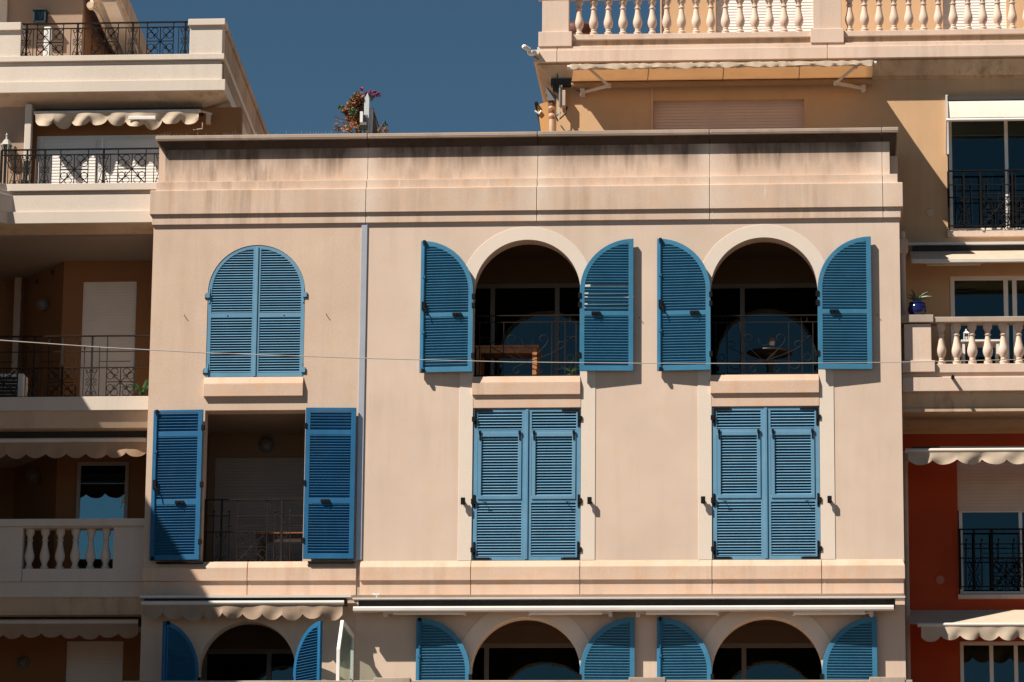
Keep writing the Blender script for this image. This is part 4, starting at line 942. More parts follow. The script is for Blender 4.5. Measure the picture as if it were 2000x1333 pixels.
# pipes in the corner between the two houses
x = X(1764, 560, 0.5); m = MB().tube([(x, 0.55, Z(1764, 735, 0.5)), (x, 0.55, Z(1764, 452, 0.5))], 0.045, 10); m.build('down_pipe', 'right_stone', D, smooth=True)
MB().box(x - 0.07, x + 0.085, 0.45, 0.64, Z(1764, 489, 0.5), Z(1764, 469, 0.5)).frus((x - 0.055, x + 0.06, 0.47, 0.62, Z(1764, 495, 0.5)), (x - 0.07, x + 0.085, 0.45, 0.64, Z(1764, 489, 0.5))).build('pipe_hopper', 'right_stone', D)
x = X(1771, 1100, 0.9); m = MB().tube([(x, 1.0, 2), (x, 1.0, Z(1764, 880, 0.9))], 0.04, 10); o = m.build('down_pipe', 'rust_pipe', D, smooth=True)
for py in (1192, 1210, 900): MB().lathe([(0.04, -0.02), (0.055, -0.02), (0.055, 0.02), (0.04, 0.02)], (x, 1.0, Z(1764, py, 0.9)), 10).build('pipe_collar', 'rust_pipe', o, smooth=True)
x = X(1077.5, 230, 2.0); m = MB().tube([(x, 2.0, Z(1078, 300, 2.0)), (x, 2.0, Z(1078, 200, 2.0))], 0.042, 10); o = m.build('down_pipe', 'rust_pipe', D, smooth=True)
for py, r_, mt in ((205, 0.062, 'rust'), (211, 0.055, 'rust_pipe'), (219, 0.047, 'rust'), (226, 0.05, 'rust_pipe'), (231, 0.044, 'rust')):
    MB().lathe([(r_ * 0.9, -0.028), (r_, -0.02), (r_, 0.02), (r_ * 0.9, 0.028)], (x, 2.0, Z(1078, py, 2.0)), 12).build('pipe_collar', mt, o, smooth=True)
MB().box(x - 0.07, x + 0.07, 1.92, 2.1, Z(1078, 199, 2.0), Z(1078, 186, 2.0)).frus((x - 0.09, x + 0.03, 1.92, 2.1, Z(1078, 186, 2.0)), (x - 0.09, x - 0.06, 1.92, 2.1, Z(1078, 174, 2.0))).build('pipe_hopper', 'sheet_grey', o)

# ---- awnings on the right building
yf = 0.5; AW = thing('awning', 'wide tan awning stretched out on folding arms under the rooftop terrace', 'awning', (X(1410, 165, YR), YR, Z(1410, 165, YR)))
a, b = X(1117, 165, YR), X(1703, 160, YR); zr_ = Z(1410, 163, YR - 0.12); zf_ = Z(1410, 128, yf)
MB().tube([(a, YR - 0.12, zr_), (b, YR - 0.12, zr_)], 0.055, 14).build('roller', 'awning_brown', AW, smooth=True)
c0, c1 = X(1120, 128, yf), X(1705, 128, yf)
m = MB(); nx = 36; ny = 5; rnd = random.Random(2)
for i in range(nx + 1):
    u = i / nx
    for j in range(ny + 1):
        v = j / ny; xx = (a + (b - a) * u) * (1 - v) + (c0 + (c1 - c0) * u) * v
        m.v.append((xx, (YR - 0.12) * (1 - v) + yf * v, (zr_ + 0.055) * (1 - v) + (zf_ + 0.02) * v - 0.03 * math.sin(math.pi * v) - 0.006 * math.cos(u * 6.28 * 4) * v))
for i in range(nx):
    for j in range(ny): k = i * (ny + 1) + j; m.f.append((k, k + ny + 1, k + ny + 2, k + 1))
o = m.build('canopy', 'awning_tan', AW, smooth=True); md = o.modifiers.new('thick', 'SOLIDIFY'); md.thickness = 0.004
for p in (1262, 1410, 1560):
    u = (X(p, 140, 1.0) - a) / (b - a); x = a + (b - a) * u; x2 = c0 + (c1 - c0) * u
    pts = [(x + (x2 - x) * v, (YR - 0.12) * (1 - v) + yf * v, (zr_ + 0.055) * (1 - v) + (zf_ + 0.02) * v - 0.03 * math.sin(math.pi * v) - 0.008) for v in (0.02, 0.25, 0.5, 0.75, 0.98)]
    MB().tube(pts, 0.007, 4).build('seam', 'awning_brown', AW)
c0, c1 = X(1108, 128, yf), X(1712, 124, yf)
MB().tube([(c0, yf, zf_), (c1, yf, zf_)], 0.036, 12).build('front_bar', 'arm_white', AW, smooth=True)
# crumpled valance thrown back over the bar
m = MB(); nn = 120; rnd = random.Random(9)
for i in range(nn + 1):
    x = c0 + 0.05 + (c1 - c0 - 0.1) * i / nn
    w_ = 0.5 + 0.5 * math.sin(i * 0.33 + 1.3 * math.sin(i * 0.11)); w2_ = rnd.uniform(0.6, 1)
    w3_ = 0.5 + 0.5 * math.sin(i * 0.9 + 2.0 * math.sin(i * 0.23)); j1, j2 = rnd.uniform(-0.012, 0.012), rnd.uniform(-0.012, 0.012)
    ring = [(0.03, -0.035 + j1), (-0.045 - 0.03 * w3_, -0.035 - 0.045 * w_ * w3_), (-0.055 + j2, -0.005 + j1), (-0.045, 0.032 + 0.02 * w3_), (0.0, 0.042 + 0.022 * w_ * w2_ + j2), (0.05, 0.02)]
    m.v += [(x, yf + q[0] * 0.85, zf_ + q[1] * 0.8) for q in ring]
for i in range(nn):
    for j in range(5): k = i * 6 + j; m.f.append((k, k + 1, k + 7, k + 6))
o = m.build('valance', 'awning_cream', AW, smooth=True); md = o.modifiers.new('thick', 'SOLIDIFY'); md.thickness = 0.004
def hz(px, py, Y): x, z = P(px, py, Y); return (x, Y, z)
arm(AW, [hz(1138, 181, YR - 0.08), hz(1189, 168, 1.02), hz(1147, 131, 0.54)], 0.03)
arm(AW, [hz(1686, 173, YR - 0.08), hz(1632, 163, 1.02), hz(1671, 130, 0.54)], 0.03)
for px, py in ((1138, 181), (1686, 173)):
    x, y, z = hz(px, py, YR - 0.04); MB().box(x - 0.04, x + 0.04, YR - 0.12, YR - 0.002, z - 0.07, z + 0.07).tube([(x, YR - 0.1, z - 0.09), (x, YR - 0.1, z + 0.1)], 0.012, 6).build('wall_bracket', 'arm_white', AW)
AW = thing('awning', 'short bright white drop awning above the tall dark window', 'awning', (wn[0], YR, wn[3]))
yf = YR - 0.42; zt_ = Z(1920, 197, YR - 0.03); zb_ = Z(1920, 233, yf)
sheet(AW, wn[0] + 0.03, wn[1] - 0.02, YR - 0.03, zt_, yf, zb_ + 0.03, 'awning_white', sag=-0.05, nx=24, name='canopy')
MB().tube([(X(1848, 237, yf), yf, zb_ - 0.01), (wn[1], yf, zb_ - 0.01)], 0.026, 10).build('front_bar', 'white_frame', AW, smooth=True)
box('housing', 'cassette_dark', AW, wn[0] + 0.01, wn[1], YR - 0.06, YR + 0.03, zt_ + 0.005, zt_ + 0.08)
MB().tube([(X(1849, 238, yf), yf, zb_ - 0.02), (X(1848, 302, YR - 0.06), YR - 0.06, Z(1848, 302, YR - 0.06))], 0.012, 6).box(wn[0] - 0.02, wn[0] + 0.02, YR - 0.05, YR - 0.004, Z(1848, 303, YR), zt_ + 0.1).build('drop_arm', 'bar_metal', AW)
yf = 0.62; AW = thing('awning', 'pale awning half rolled in above the balcony with the blue pot', 'awning', (X(1880, 500, YR), YR, Z(1880, 500, YR)))
x0, x1 = X(1777, 480, 1.0), xr1 - 0.1
box('flashing', 'bar_metal', AW, X(1773, 475, 1.1), x1, 1.1, YR - 0.002, Z(1880, 478, 1.1), Z(1880, 473, 1.1))
box('cassette', 'cassette_dark', AW, x0 + 0.05, x1, 1.15, YR - 0.002, Z(1880, 493, 1.1), Z(1880, 479, 1.1))
sheet(AW, X(1778, 500, 0.9), x1, 1.2, Z(1880, 490, 1.2), yf, Z(1880, 506, yf), 'awning_cream', sag=-0.02)
MB().box(X(1780, 510, yf), x1, yf - 0.03, yf + 0.03, Z(1880, 514, yf), Z(1880, 506, yf)).build('front_bar', 'arm_white', AW, bevel=0.01)
MB().box(X(1810, 515, 0.8), X(1915, 515, 0.8), 0.78, 0.84, Z(1880, 518, 0.8), Z(1880, 514, 0.8)).build('folding_arm', 'arm_white', AW)
yf = 0.34; AW = thing('awning', 'cream scalloped awning rolled in above the roller blind on the red wall', 'awning', (X(1900, 880, YR), YR, Z(1900, 880, YR)))
x0 = X(1773, 890, yf)
box('cassette', 'cassette_dark', AW, x0 + 0.06, x1, yf + 0.1, 0.9, Z(1900, 886, yf + 0.1), Z(1900, 872, yf + 0.1))
MB().tube([(X(1768, 881, yf), yf, Z(1880, 880, yf)), (x1, yf, Z(1880, 880, yf))], 0.034, 10).build('front_bar', 'arm_white', AW, smooth=True)
valance(AW, x0, x1, Z(1880, 884, yf), Z(1880, 908, yf), yf - 0.02, 'awning_cream', 0.36, 0.075, 0.02, 11, crumple=0.02)
yf = 0.48; AW = thing('awning', 'cream scalloped awning at the foot of the red wall', 'awning', (X(1900, 1215, YR), YR, Z(1900, 1215, YR)))
x0 = X(1799, 1220, yf)
sheet(AW, X(1775, 1205, 1.2), x1, 1.3, Z(1900, 1192, 1.3), yf, Z(1900, 1219, yf), 'awning_cream', sag=0.0, name='canopy')
MB().tube([(X(1792, 1222, yf), yf, Z(1880, 1221, yf)), (x1, yf, Z(1880, 1221, yf))], 0.034, 10).build('front_bar', 'arm_white', AW, smooth=True)
valance(AW, x0, x1, Z(1880, 1223, yf), Z(1880, 1252, yf), yf - 0.02, 'awning_cream', 0.30, 0.075, 0.02, 12, crumple=0.02)
AW = thing('awning', 'orange fabric side blind beside the rusty pipe against the sky', 'awning', (X(1060, 230, 2.3), 2.3, Z(1060, 300, 2.3)))
pp = [P(q[0], q[1], 2.3) for q in ((1049, 205), (1070, 199), (1076, 300), (1063, 300))]
MB().prism(pp, [], 2.3, 2.32).build('canopy', 'right_ochre', AW)
x, z = P(1048, 204, 2.3); MB().tube([(x, 2.25, z), (x, 4.2, z)], 0.032, 8).build('front_bar', 'black_iron', AW, smooth=True)
x, z = P(1047, 220, 2.3); MB().tube([(x - 0.02, 2.28, z + 0.02), (x + 0.05, 2.28, z - 0.03), (x + 0.09, 2.28, z + 0.02)], 0.018, 6).build('crank_ring', 'plastic_white', AW)
# ---- small things on the right building
x, y, z = X(1093, 220, YR - 0.1), YR - 0.14, Z(1093, 240, YR - 0.1)
T = thing('antenna_box', 'grey utility box with two upright rods on the corner of the ochre wall', 'antenna', (x, y, z))
MB().box(x + 0.005, x + 0.10, y - 0.03, y + 0.12, Z(1097, 213, YR), Z(1097, 182, YR)).build('housing', 'rust_pipe', T, bevel=0.01)
MB().tube([(x, y, Z(1095, 238, YR)), (x, y, Z(1095, 146, YR))], 0.010, 6).tube([(x + 0.035, y, Z(1095, 190, YR)), (x + 0.035, y, Z(1095, 142, YR))], 0.009, 6).build('rod', 'post_white', T)
MB().lathe([(0.022, 0), (0.022, 0.35)], (x + 0.01, y - 0.03, Z(1095, 214, YR)), 8).build('sleeve', 'sheet_grey', T, smooth=True)
MB().tube([(x, y, Z(1095, 238, YR)), (x + 0.10, y - 0.02, Z(1095, 228, YR)), (x + 0.12, y + 0.06, Z(1095, 212, YR))], 0.014, 6).tube([(x + 0.02, y, Z(1095, 225, YR)), (x - 0.06, y + 0.02, Z(1095, 232, YR)), (x - 0.03, y + 0.1, Z(1095, 238, YR))], 0.012, 6).build('cable', 'cassette_dark', T)
x, y, z = X(1075, 165, 1.5), 1.5, Z(1085, 165, 1.5)
T = thing('junction_box', 'black cable box tucked under the terrace slab beside the awning arm', 'box', (x, y, z))
MB().box(X(1076, 160, 1.5), X(1118, 160, 1.5), 1.45, YR - 0.002, Z(1095, 168, 1.5), Z(1095, 155, 1.5)).box(X(1080, 175, 1.5), X(1092, 175, 1.5), 1.45, 1.56, Z(1086, 180, 1.5), Z(1086, 166, 1.5)).build('housing', 'cassette_dark', T, bevel=0.006)
MB().tube([(X(1117, 171, 1.5), 1.5, Z(1117, 166, 1.5)), (X(1124, 178, 1.5), 1.45, Z(1124, 178, 1.5)), (X(1138, 181, 1.5), 1.5, Z(1138, 180, 1.5))], 0.008, 5).build('cable', 'cassette_dark', T)
x, y, z = X(1042, 106, 1.24), 1.24, Z(1042, 106, 1.24)
T = thing('security_camera', 'white security camera on a round base at the corner of the terrace slab', 'camera', (x, y, z))
MB().lathe([(0.001, 0.0), (0.06, 0.0), (0.075, 0.025), (0.075, 0.06), (0.001, 0.06)], (x - 0.02, y - 0.05, z - 0.03), 16).box(x - 0.02, x + 0.09, y - 0.08, y + 0.036, z - 0.02, z + 0.045).build('base', 'plastic_white', T, smooth=True)
p0_, p1_ = Vector((x - 0.03, y - 0.06, z + 0.03)), Vector((X(1022, 92, 1.1), 1.05, Z(1022, 92, 1.1)))
MB().tube([p0_, p0_.lerp(p1_, 0.3)], 0.018, 8).build('bracket', 'cassette_dark', T, smooth=True)
MB().tube([p0_.lerp(p1_, 0.25), p0_.lerp(p1_, 0.9)], 0.038, 12).tube([p0_.lerp(p1_, 0.88), p1_], 0.028, 12).build('body', 'plastic_white', T, smooth=True)
MB().tube([(x, y, z - 0.03), (x + 0.1, y + 0.05, z - 0.09), (x + 0.3, 1.33, z - 0.11), (X(1087, 122, 1.4), 1.4, Z(1087, 122, 1.4)), (X(1089, 155, 1.45), 1.45, Z(1089, 156, 1.45))], 0.008, 5).build('cable', 'lantern_green', T)
zp = Z(1790, 616, yk); x = X(1791, 600, yk + 0.13)
T = pot_plant('potted_agave', 'spiky agave in a glossy cobalt blue pot on the balustrade pier', 'plant', x, yk + 0.13, zp, 0.145, 0.225, 'cobalt_glaze', 'agave', 12, 0.26, 0.55, 0.02, 5, [(0.55, 0), (0.72, 0.06), (0.95, 0.35), (1.0, 0.55), (0.93, 0.8), (0.80, 0.88), (0.88, 0.92), (0.88, 1.0), (0.75, 1.0), (0.72, 0.9)])
T = thing('small_table', 'white edged small table behind the balcony balusters', 'table', (X(1900, 730, 0.8), 0.8, za))
zt_ = Z(1910, 669, 0.8); a, b = X(1876, 670, 0.8), X(1952, 670, 0.8)
box('tabletop', 'white_frame', T, a, b, 0.6, 1.05, zt_ - 0.03, zt_)
for xx in (a + 0.04, b - 0.04):
    for yy in (0.64, 1.0): box('leg', 'white_frame', T, xx - 0.02, xx + 0.02, yy - 0.02, yy + 0.02, za, zt_ - 0.031)
x, y, z = X(1887, 660, 0.8), 0.75, zt_
T = thing('lantern', 'tiny white candle lantern on the small balcony table', 'lantern', (x, y, z))
MB().box(x - 0.045, x + 0.045, y - 0.045, y + 0.045, z, z + 0.02).build('base', 'plastic_white', T)
MB().frus((x - 0.05, x + 0.05, y - 0.05, y + 0.05, z + 0.13), (x - 0.015, x + 0.015, y - 0.015, y + 0.015, z + 0.17)).build('cap', 'plastic_white', T)
for sx in (-1, 1):
    for sy in (-1, 1): box('upright', 'plastic_white', T, x + sx * 0.038 - 0.006, x + sx * 0.038 + 0.006, y + sy * 0.038 - 0.006, y + sy * 0.038 + 0.006, z + 0.02, z + 0.13)
MB().lathe([(0.022, z + 0.02), (0.022, z + 0.09)], (x, y, 0), 10).build('candle', 'bulb', T, smooth=True)
MB().lathe([(0.012, z + 0.17), (0.016, z + 0.19), (0.004, z + 0.205)], (x, y, 0), 8).build('finial', 'plastic_white', T, smooth=True)

# ================================================================== LEFT BUILDING (cream balconies)
YL = 0.32; YW = 1.6                                    # balcony fronts and the wall behind them
E = thing('apartment_building', 'cream building with stacked balconies and iron railings at the left edge', 'building', (X(60, 600, YL), 2.0, 0))
xe0 = X(-260, 600, YL); xe1 = xL - 0.004
yk6 = 7.4
# ---- roof balcony (top left)
xa = X(439, 170, YL); xbk = X(533, 284, yk6)
def ring(x1f, yfr, z0, z1, skew=True):
    """block from the left edge to x1f whose right flank runs back to yk6, drifting left as the real flank does"""
    dx = (xbk - xa) if skew else 0
    return [(xe0, yfr), (x1f, yfr), (x1f + dx, yk6), (xe0, yk6)], z0, z1
def slab(name, mat, x1f, yfr, z0, z1, bevel=0.006):
    p, a, b = ring(x1f, yfr, z0, z1); return MB().prism(p, [], a, b, 'xy').build(name, mat, E, bevel=bevel)
k1 = lambda y, d=0.0: Z(300, y, YL + d)
zb1, zb2, zb3, zb4, zb5 = k1(106.5), k1(117.5), k1(128, 0.05), k1(157), k1(178.5)
slab('balcony_coping', 'left_stone', X(438, 112, YL), YL - 0.005, zb2, zb1)
slab('balcony_neck', 'left_stone', X(432, 120, YL + 0.07), YL + 0.07, zb4 - 0.01, zb2)
slab('balcony_face', 'left_stone', X(434, 140, YL + 0.035), YL + 0.03, zb4 - 0.005, zb3)
slab('balcony_band', 'left_stone', X(440, 165, YL), YL - 0.01, zb5, zb4)
m = MB(); dx = xbk - xa; zs1 = k1(211, 0.42)
m.v += [(xe0, YL + 0.42, zs1), (xa - 0.42, YL + 0.42, zs1), (xa - 0.42 + dx, yk6, zs1), (xe0, yk6, zs1), (xe0, YL + 0.02, zb5 + 0.003), (xa - 0.02, YL + 0.02, zb5 + 0.003), (xa - 0.02 + dx, yk6, zb5 + 0.003), (xe0, yk6, zb5 + 0.003)]
m.f += [(0, 3, 2, 1), (4, 5, 6, 7), (0, 1, 5, 4), (1, 2, 6, 5), (2, 3, 7, 6), (3, 0, 4, 7)]; m.build('soffit_cove', 'left_soffit', E)
# piers and the side parapet
zp1 = Z(400, 37.5, YL); zp2 = Z(400, 50, YL)
MB().box(X(370, 75, YL), X(434, 75, YL), YL + 0.02, YL + 0.3, zb1, zp2).build('pier', 'left_stone', E, bevel=0.006)
MB().box(X(368, 44, YL), X(440, 44, YL), YL - 0.02, YL + 0.34, zp2, zp1).build('pier_cap', 'left_stone', E, bevel=0.008)
MB().box(xe0, X(40.5, 75, YL), YL + 0.02, YL + 0.3, zb1, Z(20, 60, YL)).build('pier', 'left_stone', E, bevel=0.006)
MB().box(xe0, X(41.5, 52, YL), YL - 0.02, YL + 0.34, Z(20, 60, YL), Z(20, 44.5, YL)).build('pier_cap', 'left_stone', E, bevel=0.008)
pl = [(X(408, 75, YL), YL + 0.32), (X(434, 75, YL), YL + 0.32), (X(434, 75, YL) + dx, yk6), (X(408, 75, YL) + dx, yk6)]
MB().prism(pl, [], zb1, zp2 - 0.01, 'xy').build('side_parapet', 'left_rough', E)
pl = [(X(405, 75, YL), YL + 0.36), (X(438, 75, YL), YL + 0.36), (X(438, 75, YL) + dx, yk6), (X(405, 75, YL) + dx, yk6)]
MB().prism(pl, [], zp2 - 0.01, zp1 - 0.01, 'xy').build('side_coping', 'left_rough', E, bevel=0.01)
pl = [(X(434, 112, YL) - 0.1, YL + 0.1), (X(434, 112, YL) + 0.012, YL + 0.1), (X(434, 112, YL) + 0.012 + dx, yk6), (X(434, 112, YL) - 0.1 + dx, yk6)]
MB().prism(pl, [], zb4 + 0.002, zb2 - 0.03, 'xy').build('side_face', 'left_rough', E)
qx = lambda p: X(p, 75, YL + 0.1)
railing(E, X(42, 75, YL + 0.1), X(369, 75, YL + 0.1), zb1, Z(205, 44.5, YL + 0.1), YL + 0.1, [qx(98), qx(205), qx(313)], [qx(52), qx(151.5), qx(259), qx(362)], starw=0.43, scrw=0.105, r=0.008)
# wall and roof edge of the set-back top floor
yt = 2.0; xw = X(160, 60, yt)
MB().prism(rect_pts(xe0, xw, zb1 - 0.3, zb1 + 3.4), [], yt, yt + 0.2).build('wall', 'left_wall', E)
dxx = 0.93
MB().prism([(xw, yt + 0.2), (xw - 0.2, yt + 0.2), (xw - 0.2 + 0.05, 6.0), (xw + 0.05, 6.0)], [], zb1 - 0.3, zb1 + 3.4, 'xy').build('shell_wall', 'left_ochre', E)
box('roof_eave', 'left_soffit', E, xe0, xw + 0.1, yt - 0.5, yt - 0.002, Z(100, 30, yt) + 1.0, Z(100, 30, yt) + 1.25)
box('roof_eave', 'left_soffit', E, xe0, X(105, 60, yt) - 0.67, yt - 0.5, yt - 0.004, Z(100, 95, yt) + 1.0, Z(100, 95, yt) + 1.2)  # lower unseen block, added to shade the left part of this wall
box('pilaster', 'left_stone', E, X(-8, 40, yt), X(14, 40, yt), yt - 0.06, yt - 0.002, zb1, zb1 + 3)
box('white_pipe', 'plastic_white', E, X(85, 80, 1.2), X(99, 80, 1.2), 1.2, 1.3, zb1, Z(92, 52, 1.2), 0.02)
# flank eave running back beside the sky
ea = [hz(216, -6, 1.3), hz(240, -6, 1.3), hz(283, 112, 4.3), hz(256, 112, 4.3)]
zev = Z(228, 0, 1.3); x0, x1 = X(205, 0, 1.3), X(236, 0, 1.3)
sl = (X(283, 108, 4.6) - x1) / 3.3
MB().prism([(x0 - 0.2, 1.0), (x1 - sl * 0.3, 1.0), (x1 + sl * 4.0, 5.3), (x0 - 0.2 + sl * 4.0, 5.3)], [], zev + 0.02, zev + 0.35, 'xy').build('roof_eave', 'left_soffit', E)
MB().prism([(x1 - 0.28 - sl * 0.2, 1.1), (x1 - 0.05 - sl * 0.2, 1.1), (x1 - 0.05 + sl * 4.0, 5.2), (x1 - 0.28 + sl * 4.0, 5.2)], [], zev - 0.10, zev + 0.018, 'xy').build('roof_eave', 'left_stone', E)
# ---- second balcony (iron railing level with the parapet)
kk = lambda y, d=0.0: Z(160, y, YL + d)
c1_, c2_, c3_, c4_, c5_ = kk(358.5), kk(372), kk(381.5, 0.04), kk(413.5), kk(436)
xj = X(26, 400, YL)
def fold(name, mat, yo, z0, z1, xr_, off=0.0):
    """front that folds out towards the street at its left end"""
    jx_ = X(18, 400, YL) + off
    p = [(xe0, YL - 0.55 + yo), (jx_ - 0.5, YL - 0.55 + yo), (jx_, YL + yo), (xr_, YL + yo), (xr_, 1.6), (xe0, 1.6)]
    return MB().prism(p, [], z0, z1, 'xy').build(name, mat, E, bevel=0.006)
fold('balcony_coping', 'left_stone', -0.005, c2_, c1_, X(306, 365, YL), -0.06); fold('balcony_neck', 'left_stone', 0.075, c4_ - 0.004, c2_, xe1, 0.06)
fold('balcony_face', 'left_stone', 0.03, c4_ - 0.005, c3_, xe1, 0.05); fold('balcony_band', 'left_stone', -0.01, c5_, c4_, xe1, -0.02)
m = MB(); zs2 = Z(160, 463, YL + 0.55); m.frus((xe0, xe1, YL + 0.5, 3.5, zs2), (xe0, xe1, YL + 0.03, 3.5, c5_ + 0.002)); m.build('soffit_cove', 'left_soffit', E)
qx = lambda p: X(p, 325, YL + 0.12)
railing(E, X(2, 325, YL + 0.12), X(320, 325, YL + 0.12), c1_, Z(160, 291, YL + 0.12), YL + 0.12, [qx(145), qx(257.5)], [qx(29), qx(60) - 0.06, qx(87.5), qx(202), qx(314)], starw=0.45, scrw=0.105, r=0.008, posts=(qx(2.5), qx(10)))
YW2 = 0.80
wl_ = R(70, 265, 330, 372, YW2); zt1 = Z(200, 264, YW2)
zwb = c1_ - 0.1
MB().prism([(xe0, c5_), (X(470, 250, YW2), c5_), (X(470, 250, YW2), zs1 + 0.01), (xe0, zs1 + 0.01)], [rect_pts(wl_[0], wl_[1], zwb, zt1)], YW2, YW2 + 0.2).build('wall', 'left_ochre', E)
MB().box(xe0, X(48, 300, YW2 - 0.1), YW2 - 0.12, YW2 - 0.004, c1_ - 0.1, zs1 + 0.02).build('wall', 'left_wall', E)
f = window(E, wl_[0], wl_[1], zwb, zt1, YW2 + 0.02, [X(192, 310, YW2)], fw=0.09, room=0, gmat='glass')
for a, b in ((80, 187), (197, 330)): blind(E, X(a + 4, 310, YW2), X(b, 310, YW2), zwb, zt1 - 0.08, YW2 - 0.028, 'blind_white', 0.05)
box('guide_rail', 'white_frame', E, X(80, 310, YW2), X(84, 310, YW2), YW2 - 0.06, YW2 - 0.032, zwb, zt1 - 0.08); box('guide_rail', 'white_frame', E, X(198, 310, YW2), X(202, 310, YW2), YW2 - 0.06, YW2 - 0.032, zwb, zt1 - 0.08)
MB().box(X(46, 300, YW2 - 0.26), X(59, 300, YW2 - 0.26), YW2 - 0.26, YW2 - 0.125, c1_, zs1 + 0.03).build('pilaster', 'left_stone', E, bevel=0.01)
# right flank wall of this floor, seen under the soffit
MB().prism([(X(405, 240, YW2), YW2 + 0.2), (X(405, 240, YW2) + 0.2, YW2 + 0.2), (X(405, 240, YW2) + 0.2 + dx * 0.9, 7.0), (X(405, 240, YW2) + dx * 0.9, 7.0)], [], c5_, zs1 + 0.01, 'xy').build('shell_wall', 'left_ochre', E)
# ---- third floor: deep recessed balcony
YV = 2.35; zc1 = Z(200, 503, YV); f1, f2, f3 = Z(150, 775, YL), Z(150, 802, YL), Z(150, 836, YL + 0.1)
xc = X(122, 600, YV); dr = (X(158, 660, YV), X(264, 660, YV), f1 - 0.02, Z(212, 549, YV))
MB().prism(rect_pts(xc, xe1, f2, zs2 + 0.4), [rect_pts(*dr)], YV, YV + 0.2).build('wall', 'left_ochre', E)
blind(E, dr[0] - 0.01, dr[1] + 0.01, dr[2], dr[3] + 0.01, YV + 0.06, 'blind_white', 0.048)
xd = X(46, 600, YV + 1.3)
MB().prism([(xc, YV), (xc, YV + 0.2), (xd, YV + 1.5), (xd, YV + 1.3)], [], f2, zs2 + 0.4, 'xy').build('wall', 'left_ochre', E)
MB().box(xe0, xd, YV + 1.3, YV + 1.5, f2, zs2 + 0.4).build('wall', 'left_ochre', E)
box('ceiling', 'ceiling_white', E, xe0, xe1, YL + 0.45, YV + 1.5, zs2 - 0.03, zs2 + 0.3)
for px, py in ((68, 551), (110, 533)):
    t = (X(px, py, YV + 0.6) - xd) / (xc - xd); yy = YV + 1.3 * (1 - t); x = xd + (xc - xd) * t; z = Z(px, py, yy)
    MB().lathe([(0.001, 0.0), (0.045, 0.0), (0.045, -0.03), (0.001, -0.03)], (x, yy, z), 12, 'y').build('vent', 'cassette_dark', E)
box('drain_pipe', 'rust_pipe', E, X(27, 600, 3.4), X(40, 600, 3.4), 3.4, 3.5, f1, zs2)
fold3 = MB().box(xe0, xe1, YL, YV + 1.5, f2, f1).build('balcony_slab', 'left_stone', E, bevel=0.006)
MB().frus((xe0, xe1, YL + 0.12, YV + 1.5, f3), (xe0, xe1, YL + 0.035, YV + 1.5, f2 - 0.02)).box(xe0, xe1, YL + 0.03, YV + 1.5, f2 - 0.02, f2 - 0.001).build('balcony_frieze', 'left_soffit', E)
qx = lambda p: X(p, 715, YL + 0.08)
railing(E, X(-80, 715, YL + 0.08), X(290.5, 715, YL + 0.08), f1, Z(150, 656, YL + 0.08), YL + 0.08, [qx(8), qx(122), qx(236)], [qx(-50), qx(66), qx(179)], 'brown_iron', pat=(0.0, 0.48), starw=0.45, scrw=0.12, extra=[qx(-50), qx(66), qx(179)], r=0.008, posts=(qx(122), qx(-10)))
# ---- fourth floor: stone balustrade
g0, g1, g2, g3, g4 = Z(150, 1014, YL), Z(150, 1031, YL), Z(150, 1111, YL), Z(150, 1136, YL), Z(150, 1166, YL)
zc4 = Z(200, 880, YV); w5 = (X(150, 960, YV), X(251, 960, YV), g3, Z(200, 903, YV))
MB().prism(rect_pts(X(110, 950, YV), xe1, g4, f3 + 0.2), [rect_pts(*w5)], YV, YV + 0.2).build('wall', 'left_ochre', E)
xd4 = X(28, 950, YV + 1.3); xc4 = X(110, 950, YV)
MB().prism([(xc4, YV), (xc4, YV + 0.2), (xd4, YV + 1.5), (xd4, YV + 1.3)], [], g4, f3 + 0.2, 'xy').build('wall', 'left_ochre', E)
MB().box(xe0, xd4, YV + 1.3, YV + 1.5, g4, f3 + 0.2).build('wall', 'left_ochre', E)
window(E, w5[0], w5[1], w5[2], w5[3], YV - 0.03, [], fw=0.06, fmat='grey_frame', gmat='glass_bright', room=1.5)
BL = MB().box(X(43, 1123, YL), xe1, YL + 0.0, YL + 0.28, g3, g2).box(xe0, X(42, 1123, YL), YL + 0.0, YL + 0.28, g3, g2).build('balustrade', 'left_stone', E, bevel=0.006)
MB().box(xe0, xe1, YL - 0.03, YL + 0.30, g1 + 0.02, g0).box(xe0, xe1, YL - 0.005, YL + 0.27, g1, g1 + 0.02).build('hand_rail', 'left_stone', BL, bevel=0.008)
balusters(BL, 'left_stone', [X(58 + 29.8 * i, 1070, YL + 0.14) for i in range(6)], g2, g1 + 0.002, YL + 0.14)
o0 = MB()
MB().box(xe0, X(43, 1070, YL), YL + 0.01, YL + 0.25, g2, g1 + 0.002).build('pier', 'left_stone', E); MB().box(X(221, 1070, YL), xe1, YL + 0.01, YL + 0.25, g2, g1 + 0.002).build('pier', 'left_stone', E)
MB().box(xe0, xe1, YL + 0.03, YV + 1.5, g4, g3).build('balcony_slab', 'left_stone', E, bevel=0.006)
g5 = Z(150, 1197, YL + 0.12); MB().frus((xe0, xe1, YL + 0.14, YV + 1.5, g5), (xe0, xe1, YL + 0.06, YV + 1.5, g4 - 0.02)).box(xe0, xe1, YL + 0.05, YV + 1.5, g4 - 0.02, g4 - 0.001).box(xe0, xe1, YL + 0.12, YV + 1.5, g5 - 0.03, g5).build('balcony_frieze', 'left_soffit', E)
